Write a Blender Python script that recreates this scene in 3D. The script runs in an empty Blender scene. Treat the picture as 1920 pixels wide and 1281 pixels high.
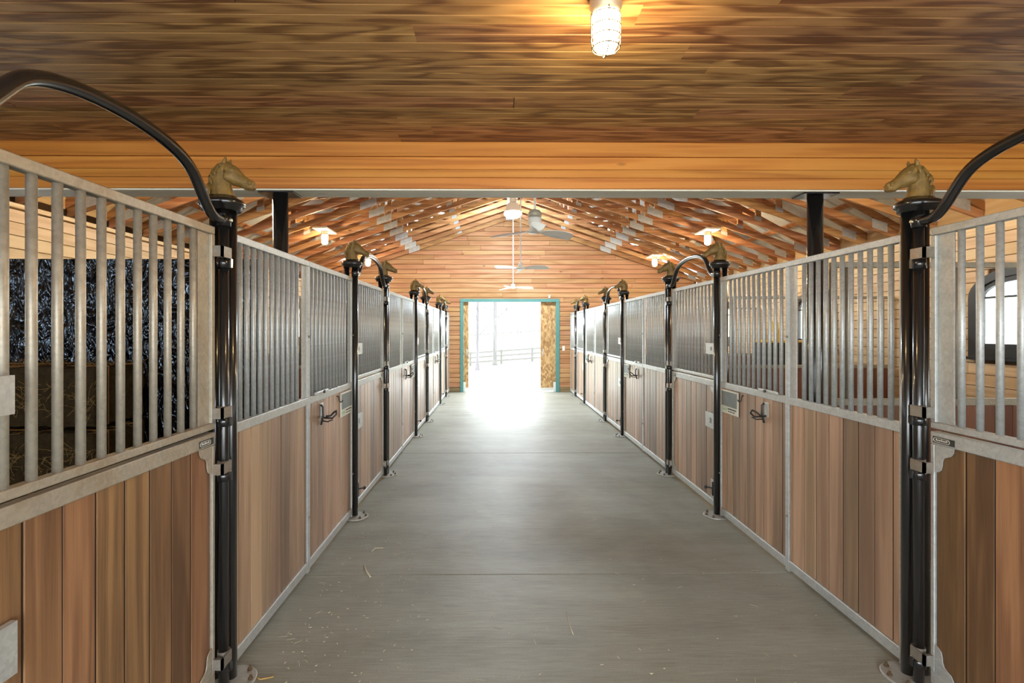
import bpy, bmesh, math, random
from mathutils import Vector, Matrix
random.seed(7)
sc = bpy.context.scene
COL = sc.collection
PI = math.pi

# ------------------------------------------------------------------ camera, sky, exposure
F = 965.0
CAMH = 1.774
YAW = math.radians(0.5)
cam_d = bpy.data.cameras.new('camera')
cam = bpy.data.objects.new('camera', cam_d)
COL.objects.link(cam)
cam.location = (0, 0, CAMH)
cam.rotation_euler = (PI/2, 0, -YAW)
cam_d.sensor_width = 36.0
cam_d.lens = 36.0*F/1920.0
cam_d.clip_start = 0.05
cam_d.clip_end = 600
VPX, VPY = 931.0, 620.0
cam_d.shift_x = (960.0 - (VPX + F*math.tan(YAW)))/1920.0
cam_d.shift_y = (VPY - 640.5)/1920.0
sc.camera = cam

world = bpy.data.worlds.new('overcast_sky')
sc.world = world
world.use_nodes = True
bg = world.node_tree.nodes['Background']
bg.inputs['Color'].default_value = (0.86, 0.94, 1.0, 1)
SKY = 1.0
bg.inputs['Strength'].default_value = SKY
sc.view_settings.view_transform = 'Standard'
sc.view_settings.look = 'None'
sc.view_settings.gamma = 1.0
sc.view_settings.use_curve_mapping = False
sc.view_settings.exposure = 3.45
try:
    sc.cycles.use_denoising = True
    sc.cycles.max_bounces = 10
    sc.cycles.diffuse_bounces = 6
    sc.cycles.sample_clamp_indirect = 6.0
    sc.cycles.caustics_reflective = False
    sc.cycles.caustics_refractive = False
except Exception:
    pass
LAMP_WARM = 38.0      # jar lamps on the trusses
LAMP_FRONT = 16.0     # jar lamp on the plank ceiling
LAMP_BAY = 72.0       # bay lamp at the ridge

# ------------------------------------------------------------------ layout numbers (metres)
XL, XR, XC = -1.363, 2.127, 0.382
WL, WR = -5.04, 5.80
D = 3.72
Y_END = 14.86
RAIL_TOP = 2.28
YR = -4.2   # the barn is modelled back to here, behind the camera
CEIL = 3.098
def face(s, l):
    return (XR - l) if s > 0 else (XL + l)
ORD = ['first', 'second', 'third', 'fourth', 'fifth', 'sixth', 'seventh', 'eighth']
ROW = {-1: 'left', 1: 'right'}

# ------------------------------------------------------------------ materials
def new_mat(name):
    m = bpy.data.materials.new(name)
    m.use_nodes = True
    nt = m.node_tree
    return m, nt, nt.nodes, nt.links, nt.nodes['Principled BSDF']

def math_node(nt, op, a, b=None, clamp=False):
    n = nt.nodes.new('ShaderNodeMath'); n.operation = op; n.use_clamp = clamp
    for i, v in enumerate((a, b)):
        if v is None: continue
        if isinstance(v, (int, float)): n.inputs[i].default_value = v
        else: nt.links.new(v, n.inputs[i])
    return n.outputs[0]

def ramp(nt, fac, stops):
    r = nt.nodes.new('ShaderNodeValToRGB')
    e = r.color_ramp.elements
    while len(e) < len(stops): e.new(0.5)
    for el, (p, c) in zip(e, stops):
        el.position = p; el.color = (*c, 1)
    nt.links.new(fac, r.inputs['Fac'])
    return r.outputs['Color']

def mix_rgb(nt, fac, a, b, mode='MIX'):
    n = nt.nodes.new('ShaderNodeMix'); n.data_type = 'RGBA'; n.blend_type = mode
    for i, v in ((0, fac), (6, a), (7, b)):
        if isinstance(v, (int, float)): n.inputs[i].default_value = v
        elif isinstance(v, tuple): n.inputs[i].default_value = (*v, 1)
        else: nt.links.new(v, n.inputs[i])
    return n.outputs[2]

def noise(nt, vec, scale, detail=3.0, rough=0.55, dist=0.0):
    n = nt.nodes.new('ShaderNodeTexNoise')
    n.inputs['Scale'].default_value = scale
    n.inputs['Detail'].default_value = detail
    n.inputs['Roughness'].default_value = rough
    n.inputs['Distortion'].default_value = dist
    if vec is not None: nt.links.new(vec, n.inputs['Vector'])
    return n.outputs['Fac']

def mapped(nt, vec, scale):
    m = nt.nodes.new('ShaderNodeVectorMath'); m.operation = 'MULTIPLY'
    nt.links.new(vec, m.inputs[0]); m.inputs[1].default_value = scale
    return m.outputs[0]

def bump(nt, bsdf, h, strength, dist=0.01):
    b = nt.nodes.new('ShaderNodeBump')
    b.inputs['Strength'].default_value = strength
    b.inputs['Distance'].default_value = dist
    nt.links.new(h, b.inputs['Height'])
    nt.links.new(b.outputs['Normal'], bsdf.inputs['Normal'])

def wood(name, cols, axis=2, ring=5.0, streak=0.5, rough=0.5, val=0.35, hue=0.02, knots=0.0, cross=7.0, spec=0.4, along=0.55):
    m, nt, N, L, B = new_mat(name)
    tc = N.new('ShaderNodeTexCoord'); oi = N.new('ShaderNodeObjectInfo')
    cx = N.new('ShaderNodeCombineXYZ')
    for i, k in enumerate((37.1, 91.7, 53.3)):
        L.new(math_node(nt, 'MULTIPLY', oi.outputs['Random'], k), cx.inputs[i])
    ad = N.new('ShaderNodeVectorMath'); ad.operation = 'ADD'
    L.new(tc.outputs['Object'], ad.inputs[0]); L.new(cx.outputs[0], ad.inputs[1])
    v = ad.outputs[0]
    s1 = [cross]*3; s1[axis] = along
    s2 = [cross*14]*3; s2[axis] = along*6
    n1 = noise(nt, mapped(nt, v, s1), 1.0, 2.0, 0.5, 0.3)
    rg = math_node(nt, 'SINE', math_node(nt, 'MULTIPLY', n1, ring*6.283))
    rg = math_node(nt, 'ADD', math_node(nt, 'MULTIPLY', rg, 0.5), 0.5)
    n2 = noise(nt, mapped(nt, v, s2), 1.0, 4.0, 0.65)
    f = math_node(nt, 'ADD', math_node(nt, 'MULTIPLY', rg, 1-streak), math_node(nt, 'MULTIPLY', n2, streak))
    c = ramp(nt, f, [(0.12, cols[0]), (0.5, cols[1]), (0.88, cols[2])])
    s3 = [cross*0.4]*3; s3[axis] = along*1.1
    n3 = noise(nt, mapped(nt, v, s3), 1.0, 3.0)
    wn = N.new('ShaderNodeTexWhiteNoise'); wn.noise_dimensions = '1D'
    L.new(math_node(nt, 'MULTIPLY', oi.outputs['Random'], 977.0), wn.inputs['W'])
    hs = N.new('ShaderNodeHueSaturation')
    L.new(c, hs.inputs['Color'])
    va = math_node(nt, 'MULTIPLY', math_node(nt, 'SUBTRACT', wn.outputs['Value'], 0.5), val)
    vb = math_node(nt, 'MULTIPLY', math_node(nt, 'SUBTRACT', n3, 0.5), val*1.2)
    L.new(math_node(nt, 'ADD', math_node(nt, 'ADD', va, vb), 1.0), hs.inputs['Value'])
    L.new(math_node(nt, 'ADD', math_node(nt, 'MULTIPLY', math_node(nt, 'SUBTRACT', oi.outputs['Random'], 0.5), hue), 0.5), hs.inputs['Hue'])
    c = hs.outputs['Color']
    if knots > 0:
        s4 = [4.2]*3; s4[axis] = 1.5
        vo = N.new('ShaderNodeTexVoronoi'); vo.inputs['Scale'].default_value = 1.0
        L.new(mapped(nt, v, s4), vo.inputs['Vector'])
        kn = ramp(nt, vo.outputs['Distance'], [(0.0, (1, 1, 1)), (0.035, (0.85, 0.85, 0.85)), (0.085, (0, 0, 0))])
        c = mix_rgb(nt, math_node(nt, 'MULTIPLY', kn, knots), c, tuple(x*0.22 for x in cols[0]))
    L.new(c, B.inputs['Base Color'])
    B.inputs['Roughness'].default_value = rough
    B.inputs['Specular IOR Level'].default_value = spec
    bump(nt, B, f, 0.12, 0.004)
    return m

def plain(name, col, rough=0.5, metal=0.0, spec=0.5, var=0.0, scale=8.0, coat=0.0, bmp=0.0):
    m, nt, N, L, B = new_mat(name)
    B.inputs['Base Color'].default_value = (*col, 1)
    B.inputs['Roughness'].default_value = rough
    B.inputs['Metallic'].default_value = metal
    B.inputs['Specular IOR Level'].default_value = spec
    B.inputs['Coat Weight'].default_value = coat
    B.inputs['Coat Roughness'].default_value = 0.08
    if var > 0 or bmp > 0:
        tc = N.new('ShaderNodeTexCoord')
        n = noise(nt, tc.outputs['Object'], scale, 4.0, 0.6)
        if var > 0:
            L.new(ramp(nt, n, [(0.25, tuple(x*(1-var) for x in col)), (0.75, tuple(min(1, x*(1+var)) for x in col))]), B.inputs['Base Color'])
        if bmp > 0: bump(nt, B, n, bmp, 0.004)
    return m

def galv(name, col, rust=0.0, metal=0.5, rough=0.48):
    m, nt, N, L, B = new_mat(name)
    tc = N.new('ShaderNodeTexCoord')
    vo = N.new('ShaderNodeTexVoronoi'); vo.inputs['Scale'].default_value = 75.0
    L.new(tc.outputs['Object'], vo.inputs['Vector'])
    sp = N.new('ShaderNodeSeparateColor'); L.new(vo.outputs['Color'], sp.inputs[0])
    n = noise(nt, tc.outputs['Object'], 9.0, 5.0, 0.65)
    f = math_node(nt, 'ADD', math_node(nt, 'MULTIPLY', sp.outputs[0], 0.25), math_node(nt, 'MULTIPLY', n, 0.75))
    c = ramp(nt, f, [(0.2, tuple(x*0.78 for x in col)), (0.8, tuple(min(1, x*1.15) for x in col))])
    if rust > 0:
        n2 = noise(nt, tc.outputs['Object'], 5.0, 6.0, 0.7)
        k = ramp(nt, n2, [(0.5, (0, 0, 0)), (0.72, (1, 1, 1))])
        c = mix_rgb(nt, math_node(nt, 'MULTIPLY', k, rust), c, (0.30, 0.17, 0.07))
    L.new(c, B.inputs['Base Color'])
    B.inputs['Metallic'].default_value = metal
    L.new(math_node(nt, 'ADD', math_node(nt, 'MULTIPLY', sp.outputs[1], 0.14), rough-0.05), B.inputs['Roughness'])
    bump(nt, B, n, 0.06, 0.003)
    return m

def emit(name, col, strength):
    m, nt, N, L, B = new_mat(name)
    B.inputs['Base Color'].default_value = (0.8, 0.8, 0.8, 1)
    B.inputs['Emission Color'].default_value = (*col, 1)
    B.inputs['Emission Strength'].default_value = strength
    return m

M = {}
M['ipe'] = wood('hardwood_planks', [(0.105, 0.052, 0.026), (0.235, 0.122, 0.056), (0.34, 0.19, 0.088)], 2, 3.0, 0.62, 0.42, 0.85, 0.02, 0.0, 11.0, 0.5, 0.55)
M['ipe_pale'] = wood('weathered_planks', [(0.24, 0.145, 0.085), (0.37, 0.235, 0.145), (0.47, 0.315, 0.20)], 2, 3.0, 0.65, 0.36, 0.8, 0.015, 0.0, 11.0, 0.7, 0.5)
M['ceil'] = wood('ceiling_pine', [(0.17, 0.072, 0.026), (0.36, 0.185, 0.07), (0.45, 0.25, 0.10)], 0, 4.5, 0.32, 0.5, 0.3, 0.02, 0.0, 9.0, 0.4, 1.3)
M['header'] = wood('header_fir', [(0.40, 0.14, 0.020), (0.54, 0.215, 0.032), (0.61, 0.27, 0.050)], 0, 5.0, 0.45, 0.45, 0.18, 0.012, 0.9, 8.0, 0.4, 0.3)
M['grey_wood'] = wood('grey_treated_wood', [(0.62, 0.59, 0.49), (0.76, 0.73, 0.63), (0.84, 0.82, 0.72)], 0, 2.0, 0.7, 0.6, 0.1, 0.01, 0.3)
M['siding'] = wood('cedar_siding', [(0.36, 0.168, 0.072), (0.46, 0.238, 0.112), (0.53, 0.298, 0.152)], 0, 3.0, 0.5, 0.55, 0.16, 0.02, 0.95, 7.0, 0.3)
M['siding_old'] = wood('stained_siding', [(0.16, 0.11, 0.05), (0.26, 0.18, 0.085), (0.34, 0.24, 0.12)], 0, 3.0, 0.5, 0.6, 0.3)
M['pine_wall'] = wood('pale_pine_wall', [(0.58, 0.39, 0.20), (0.69, 0.50, 0.285), (0.75, 0.57, 0.35)], 1, 4.0, 0.5, 0.5, 0.16, 0.012, 0.9, 7.0, 0.4)
M['truss'] = wood('truss_timber', [(0.28, 0.12, 0.047), (0.43, 0.205, 0.086), (0.54, 0.285, 0.13)], 0, 4.0, 0.45, 0.55, 0.35, 0.02, 0.9, 7.0, 0.35)
M['seam_dark'] = plain('dark_seam_backing', (0.10, 0.05, 0.022), 0.8)
M['tongue'] = plain('dark_plank_tongue', (0.022, 0.010, 0.005), 0.7)
M['part_plank'] = wood('partition_planks', [(0.085, 0.03, 0.014), (0.15, 0.055, 0.026), (0.21, 0.085, 0.04)], 2, 2.5, 0.6, 0.5, 0.4)
M['galv'] = galv('galvanized_steel', (0.56, 0.58, 0.57), 0.10)
M['galv_clean'] = galv('galvanized_steel_clean', (0.62, 0.64, 0.63), 0.0)
M['galv_dirty'] = galv('galvanized_steel_dirty', (0.52, 0.47, 0.38), 0.55)
M['hinge'] = galv('hinge_steel', (0.34, 0.31, 0.27), 0.7, 0.7)
M['part_steel'] = galv('partition_steel', (0.33, 0.28, 0.20), 0.8, 0.4, 0.55)
M['black'] = plain('black_gloss_paint', (0.011, 0.011, 0.012), 0.24, 0.0, 0.6, 0.0, 8, 0.6)
M['black_matt'] = plain('black_matt_paint', (0.015, 0.015, 0.016), 0.4)
M['gold'] = plain('bronze_gold_paint', (0.22, 0.135, 0.038), 0.5, 0.12, 0.4, 0.45, 26, 0.0, 0.35)
M['bolt'] = plain('bolt_brass', (0.5, 0.45, 0.32), 0.35, 0.8)
M['rusty'] = plain('rusty_bolt', (0.11, 0.065, 0.03), 0.7, 0.3, 0.4, 0.3, 40)
M['plate'] = galv('base_plate_steel', (0.46, 0.45, 0.41), 0.35, 0.4, 0.5)
M['white'] = plain('white_enamel', (0.78, 0.77, 0.72), 0.4)
M['cream'] = plain('cream_sign_board', (0.74, 0.74, 0.64), 0.45)
M['slate'] = plain('slate_grey_panel', (0.16, 0.185, 0.18), 0.5, 0, 0.5, 0.15, 12)
M['ink'] = plain('dark_ink', (0.05, 0.055, 0.05), 0.6)
M['logo'] = plain('pale_green_print', (0.36, 0.48, 0.30), 0.6)
M['label_dark'] = plain('dark_maker_plate', (0.055, 0.06, 0.055), 0.4, 0.3)
M['teal'] = plain('teal_paint', (0.085, 0.25, 0.235), 0.45, 0, 0.5, 0.08, 5)
M['winframe'] = plain('window_black_frame', (0.017, 0.02, 0.021), 0.4)
M['fan'] = plain('fan_white_enamel', (0.86, 0.85, 0.80), 0.35)
M['fan_grey'] = plain('fan_motor_grey', (0.36, 0.34, 0.27), 0.4, 0.2)
M['lamp_metal'] = plain('lamp_aluminium', (0.50, 0.45, 0.36), 0.45, 0.5)
M['cage'] = plain('lamp_cage_wire', (0.16, 0.13, 0.08), 0.4, 0.6)
M['tin'] = galv('roof_metal', (0.66, 0.69, 0.70), 0.0, 0.3, 0.5)
M['nail_plate'] = galv('truss_plate_steel', (0.50, 0.51, 0.51), 0.0, 0.35, 0.55)
M['pale_block'] = plain('pale_pine_block', (0.70, 0.60, 0.42), 0.6, 0, 0.4, 0.1, 10)
M['warm_glass'] = emit('warm_lamp_glass', (1.0, 0.76, 0.44), LAMP_WARM)
M['front_glass'] = emit('front_lamp_glass', (1.0, 0.74, 0.36), LAMP_FRONT)
M['bay_glass'] = emit('bay_lamp_lens', (0.80, 0.93, 1.0), LAMP_BAY)
M['bale'] = plain('packed_hay', (0.042, 0.027, 0.010), 0.85, 0, 0.2, 0.5, 35, 0, 0.9)
M['straw'] = plain('straw_stalk', (0.38, 0.24, 0.08), 0.7, 0, 0.3, 0.25, 30)
M['straw_pale'] = plain('pale_straw', (0.62, 0.56, 0.42), 0.7)
M['twine'] = plain('orange_twine', (0.5, 0.2, 0.05), 0.8)
M['bark'] = wood('grey_bark', [(0.075, 0.07, 0.07), (0.11, 0.102, 0.102), (0.145, 0.135, 0.135)], 2, 3.0, 0.6, 0.9, 0.2)
M['fence'] = plain('weathered_fence_wood', (0.12, 0.112, 0.112), 0.85, 0, 0.3, 0.15, 6)
M['yellow'] = plain('yellow_plastic', (0.75, 0.50, 0.04), 0.45)
M['trunkblack'] = plain('black_trunk_plastic', (0.018, 0.022, 0.026), 0.4)
M['brown'] = plain('dark_brown_leather', (0.10, 0.035, 0.015), 0.55)

def make_concrete():
    m, nt, N, L, B = new_mat('brushed_concrete')
    g = N.new('ShaderNodeNewGeometry')
    p = g.outputs['Position']
    a = noise(nt, mapped(nt, p, (0.8, 0.8, 0.8)), 1.0, 5.0, 0.6, 0.4)
    b = noise(nt, mapped(nt, p, (5.0, 70.0, 5.0)), 1.0, 4.0, 0.7)
    c = noise(nt, mapped(nt, p, (140.0, 140.0, 140.0)), 1.0, 3.0, 0.8)
    d = noise(nt, mapped(nt, p, (0.5, 4.0, 1.0)), 1.0, 4.0, 0.65)
    f = math_node(nt, 'ADD', math_node(nt, 'MULTIPLY', a, 0.34), math_node(nt, 'MULTIPLY', b, 0.26))
    f = math_node(nt, 'ADD', f, math_node(nt, 'MULTIPLY', c, 0.22))
    f = math_node(nt, 'ADD', f, math_node(nt, 'MULTIPLY', d, 0.18))
    col = ramp(nt, f, [(0.32, (0.145, 0.132, 0.095)), (0.5, (0.30, 0.295, 0.24)), (0.68, (0.46, 0.468, 0.42))])
    L.new(col, B.inputs['Base Color'])
    B.inputs['Roughness'].default_value = 0.52
    B.inputs['Specular IOR Level'].default_value = 0.5
    bump(nt, B, math_node(nt, 'ADD', math_node(nt, 'MULTIPLY', b, 0.6), math_node(nt, 'MULTIPLY', c, 0.6)), 0.35, 0.006)
    return m
M['concrete'] = make_concrete()

def make_osb():
    m, nt, N, L, B = new_mat('oriented_strand_board')
    tc = N.new('ShaderNodeTexCoord')
    vo = N.new('ShaderNodeTexVoronoi'); vo.inputs['Scale'].default_value = 1.0
    v = mapped(nt, tc.outputs['Object'], (26.0, 26.0, 13.0))
    L.new(v, vo.inputs['Vector'])
    sp = N.new('ShaderNodeSeparateColor'); L.new(vo.outputs['Color'], sp.inputs[0])
    L.new(ramp(nt, sp.outputs[0], [(0.0, (0.34, 0.17, 0.06)), (0.5, (0.52, 0.30, 0.12)), (1.0, (0.68, 0.45, 0.21))]), B.inputs['Base Color'])
    B.inputs['Roughness'].default_value = 0.6
    return m
M['osb'] = make_osb()

def make_tarp():
    m, nt, N, L, B = new_mat('black_plastic_sheet')
    tc = N.new('ShaderNodeTexCoord')
    v = mapped(nt, tc.outputs['Object'], (1.0, 1.0, 0.45))
    def ridge(sc_, dist):
        n = noise(nt, v, sc_, 1.5, 0.5, dist)
        return math_node(nt, 'ABSOLUTE', math_node(nt, 'SUBTRACT', n, 0.5))
    h = math_node(nt, 'ADD', ridge(8.5, 1.6), math_node(nt, 'MULTIPLY', ridge(21.0, 1.0), 0.40))
    B.inputs['Base Color'].default_value = (0.006, 0.007, 0.011, 1)
    B.inputs['Roughness'].default_value = 0.10
    B.inputs['Specular IOR Level'].default_value = 1.0
    bump(nt, B, h, 1.0, 0.075)
    B.inputs['Specular Tint'].default_value = (0.62, 0.78, 1.0, 1)
    return m
M['tarp'] = make_tarp()

def make_glass():
    m, nt, N, L, B = new_mat('window_glass')
    N.remove(B)
    t = N.new('ShaderNodeBsdfTransparent'); t.inputs[0].default_value = (0.93, 0.96, 0.96, 1)
    g = N.new('ShaderNodeBsdfGlossy'); g.inputs['Roughness'].default_value = 0.03
    mx = N.new('ShaderNodeMixShader')
    lw = N.new('ShaderNodeLayerWeight'); lw.inputs[0].default_value = 0.5
    L.new(math_node(nt, 'ADD', math_node(nt, 'MULTIPLY', math_node(nt, 'POWER', lw.outputs['Facing'], 4.0), 0.5), 0.04), mx.inputs[0]); L.new(t.outputs[0], mx.inputs[1]); L.new(g.outputs[0], mx.inputs[2])
    L.new(mx.outputs[0], N['Material Output'].inputs['Surface'])
    return m
M['glass'] = make_glass()

def make_ground():
    m, nt, N, L, B = new_mat('gravel_and_winter_grass')
    g = N.new('ShaderNodeNewGeometry')
    p = g.outputs['Position']
    n1 = noise(nt, mapped(nt, p, (0.12, 0.10, 0.1)), 1.0, 5.0, 0.6)
    n2 = noise(nt, mapped(nt, p, (2.2, 2.2, 2.2)), 1.0, 4.0, 0.7)
    sp = N.new('ShaderNodeSeparateXYZ'); L.new(p, sp.inputs[0])
    far = math_node(nt, 'ADD', math_node(nt, 'MULTIPLY', math_node(nt, 'SUBTRACT', sp.outputs[1], 34.0), 0.12), math_node(nt, 'SUBTRACT', n1, 0.5), True)
    grav = ramp(nt, n2, [(0.2, (0.50, 0.48, 0.45)), (0.8, (0.66, 0.64, 0.61))])
    grass = ramp(nt, n2, [(0.2, (0.24, 0.27, 0.13)), (0.8, (0.44, 0.44, 0.27))])
    L.new(mix_rgb(nt, far, grav, grass), B.inputs['Base Color'])
    B.inputs['Roughness'].default_value = 0.9
    return m
M['ground'] = make_ground()

# ------------------------------------------------------------------ mesh helpers
class MB:
    """collects simple solids, then links them as one mesh object"""
    def __init__(self): self.v = []; self.f = []; self.s = []
    def add(self, verts, faces, smooth=False):
        b = len(self.v); self.v += [tuple(x) for x in verts]
        self.f += [tuple(b+i for i in f) for f in faces]
        self.s += (smooth if isinstance(smooth, list) else [smooth]*len(faces))
        return self
    def box(self, x0, x1, y0, y1, z0, z1):
        return self.add([(x0,y0,z0),(x1,y0,z0),(x1,y1,z0),(x0,y1,z0),(x0,y0,z1),(x1,y0,z1),(x1,y1,z1),(x0,y1,z1)],
                        [(0,3,2,1),(4,5,6,7),(0,1,5,4),(1,2,6,5),(2,3,7,6),(3,0,4,7)])
    def tube(self, pts, r, seg=10, caps=True):
        pts = [Vector(p) for p in pts]; n = len(pts)
        rr = r if isinstance(r, (list, tuple)) else [r]*n
        t = [(pts[min(i+1, n-1)]-pts[max(i-1, 0)]).normalized() for i in range(n)]
        u = t[0].orthogonal().normalized(); vs = []; fs = []; sm = []
        for i in range(n):
            u = (u - t[i]*u.dot(t[i])).normalized(); w = t[i].cross(u)
            for k in range(seg):
                a = 2*PI*k/seg
                vs.append(pts[i] + (u*math.cos(a)+w*math.sin(a))*rr[i])
        for i in range(n-1):
            for k in range(seg):
                k2 = (k+1) % seg
                fs.append((i*seg+k, i*seg+k2, (i+1)*seg+k2, (i+1)*seg+k)); sm.append(True)
        if caps:
            fs.append(tuple(range(seg-1, -1, -1))); sm.append(False)
            fs.append(tuple((n-1)*seg+k for k in range(seg))); sm.append(False)
        return self.add(vs, fs, sm)
    def cyl(self, p0, p1, r, seg=12): return self.tube([p0, p1], r, seg)
    def lathe(self, prof, c=(0,0,0), seg=20, sx=1.0, sy=1.0, ext=0.0):
        """profile of (radius, z); ext lengthens it along x into a stadium"""
        vs = []; fs = []; n = len(prof)
        for r, z in prof:
            for k in range(seg):
                a = 2*PI*(k+0.5)/seg
                ca, sa = math.cos(a), math.sin(a)
                vs.append((c[0]+r*sx*ca+(ext if ca > 0 else -ext), c[1]+r*sy*sa, c[2]+z))
        for i in range(n-1):
            for k in range(seg):
                k2 = (k+1) % seg
                fs.append((i*seg+k, i*seg+k2, (i+1)*seg+k2, (i+1)*seg+k))
        sm = [True]*len(fs)
        fs.append(tuple(range(seg-1, -1, -1))); fs.append(tuple((n-1)*seg+k for k in range(seg))); sm += [False, False]
        return self.add(vs, fs, sm)
    def prism(self, poly, a0, a1, axis):
        """polygon extruded along axis 0 (poly is y,z), 1 (poly is x,z) or 2 (poly is x,y)"""
        n = len(poly)
        def P(p, a): return {0: (a, p[0], p[1]), 1: (p[0], a, p[1]), 2: (p[0], p[1], a)}[axis]
        vs = [P(p, a0) for p in poly]+[P(p, a1) for p in poly]
        fs = [tuple(range(n-1, -1, -1)), tuple(range(n, 2*n))]+[(i, (i+1) % n, n+(i+1) % n, n+i) for i in range(n)]
        return self.add(vs, fs)
    def sleeve(self, c, r0, r1, z0, z1, seg=18):
        vs = []; fs = []
        for r, z in ((r0, z0), (r1, z0), (r1, z1), (r0, z1)):
            for k in range(seg):
                a = 2*PI*k/seg; vs.append((c[0]+r*math.cos(a), c[1]+r*math.sin(a), c[2]+z))
        sm = []
        for i in range(4):
            j = (i+1) % 4
            for k in range(seg):
                k2 = (k+1) % seg; fs.append((i*seg+k, i*seg+k2, j*seg+k2, j*seg+k)); sm.append(i in (1, 3))
        return self.add(vs, fs, sm)
    def ring(self, c, R, r, axis=2, seg=20, ts=6):
        pts = []
        for k in range(seg+1):
            a = 2*PI*k/seg
            e = [0, 0, 0]; i, j = [(1, 2), (0, 2), (0, 1)][axis]
            e[i] = R*math.cos(a); e[j] = R*math.sin(a)
            pts.append(Vector(c)+Vector(e))
        return self.tube(pts, r, ts, False)
    def mesh(self, name, mat):
        me = bpy.data.meshes.new(name)
        me.from_pydata(self.v, [], self.f)
        me.polygons.foreach_set('use_smooth', self.s)
        bm = bmesh.new(); bm.from_mesh(me)
        bmesh.ops.recalc_face_normals(bm, faces=bm.faces)
        bm.to_mesh(me); bm.free()
        me.materials.append(M[mat] if isinstance(mat, str) else mat)
        return me
    def build(self, name, mat, parent=None, loc=(0,0,0), rot=(0,0,0)):
        return put(name, self.mesh(name, mat), parent, loc, rot)

def put(name, me, parent=None, loc=(0,0,0), rot=(0,0,0)):
    o = bpy.data.objects.new(name, me); COL.objects.link(o)
    o.location = loc; o.rotation_euler = rot
    if parent is not None: o.parent = parent
    return o

CACHE = {}
def cbox(dx, dy, dz, mat, ch=0.003):
    """centred box with chamfered edges, shared between alike pieces"""
    k = ('b', round(dx, 4), round(dy, 4), round(dz, 4), mat, ch)
    if k not in CACHE:
        b = MB().box(-dx/2, dx/2, -dy/2, dy/2, -dz/2, dz/2)
        me = b.mesh('piece', mat)
        if ch > 0:
            bm = bmesh.new(); bm.from_mesh(me)
            bmesh.ops.bevel(bm, geom=bm.edges[:], offset=ch, segments=1, affect='EDGES')
            bm.to_mesh(me); bm.free()
        CACHE[k] = me
    return CACHE[k]
def crod(r, h, mat, seg=12):
    k = ('r', round(r, 4), round(h, 4), mat, seg)
    if k not in CACHE: CACHE[k] = MB().cyl((0,0,0), (0,0,h), r, seg).mesh('rod', mat)
    return CACHE[k]
def bx(name, mat, parent, x0, x1, y0, y1, z0, z1, ch=0.003):
    """box part given by its extents in the parent's space"""
    return put(name, cbox(abs(x1-x0), abs(y1-y0), abs(z1-z0), mat, ch), parent, ((x0+x1)/2, (y0+y1)/2, (z0+z1)/2))

def thing(name, label, cat, loc=(0,0,0), group=None, rz=0):
    o = bpy.data.objects.new(name, None); COL.objects.link(o)
    o.empty_display_size = 0.1
    o.location = loc; o.rotation_euler = (0, 0, rz)
    o['label'] = label; o['category'] = cat
    if group: o['group'] = group
    return o
def tag(o, label, cat, group=None):
    o['label'] = label; o['category'] = cat
    if group: o['group'] = group
    return o
def struct(o, label=None, cat=None):
    o['kind'] = 'structure'
    if label: o['label'] = label
    if cat: o['category'] = cat
    return o
def empty_struct(name, label, cat, loc=(0,0,0)):
    o = thing(name, label, cat, loc); o['kind'] = 'structure'; return o
def stuff(o, label, cat):
    o['kind'] = 'stuff'; o['label'] = label; o['category'] = cat; return o
def copy_tree(o, parent=None):
    c = o.copy(); COL.objects.link(c)
    if parent is not None: c.parent = parent
    for ch in list(o.children): copy_tree(ch, c)
    return c

# ================================================================== SETTING
# ---- ground outside
def ground_h(x, y):
    a = max(0.0, y-15.2)
    h = -0.07 - 1.25*min(1.0, a/32.0)**1.0
    if y > 47.2: h += (y-47.2)*0.026
    return h + 0.07*x*min(1.0, a/25.0)
gm = MB(); gv = []; gf = []
xs = [-150, -60, -30, -20, -12, -8, -5.2, -2, 0, 1, 3, 5.95, 9, 14, 22, 32, 60, 150]
ys = [-60, -20, -8, -3, 0, 5, 10, 14.95, 18, 22, 27, 32, 37, 42, 47.2, 55, 70, 90, 120, 170, 260]
for y in ys:
    for x in xs: gv.append((x, y, ground_h(x, y)-(0.0 if y > 14 else 0.0)))
for j in range(len(ys)-1):
    for i in range(len(xs)-1):
        a = j*len(xs)+i; gf.append((a, a+1, a+len(xs)+1, a+len(xs)))
gm.add(gv, gf, True)
struct(gm.build('ground', 'ground'), 'pale gravel yard and winter grass outside the barn', 'ground')

# ---- floor: concrete slabs cut by joints
floor = empty_struct('floor', 'brushed grey concrete barn floor cut by straight joints', 'floor')
MB().box(WL-0.1, WR+0.1, -6.0, 15.2, -0.12, -0.006).build('floor_bed', 'concrete', floor)
joints = [-6.0, -3.70, 0.03, 3.746, 7.45, 11.17, 15.2]
for a, b in zip(joints[:-1], joints[1:]):
    bx('slab', 'concrete', floor, WL-0.1, WR+0.1, a+0.004, b-0.004, -0.03, 0.0, 0.003)

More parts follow.
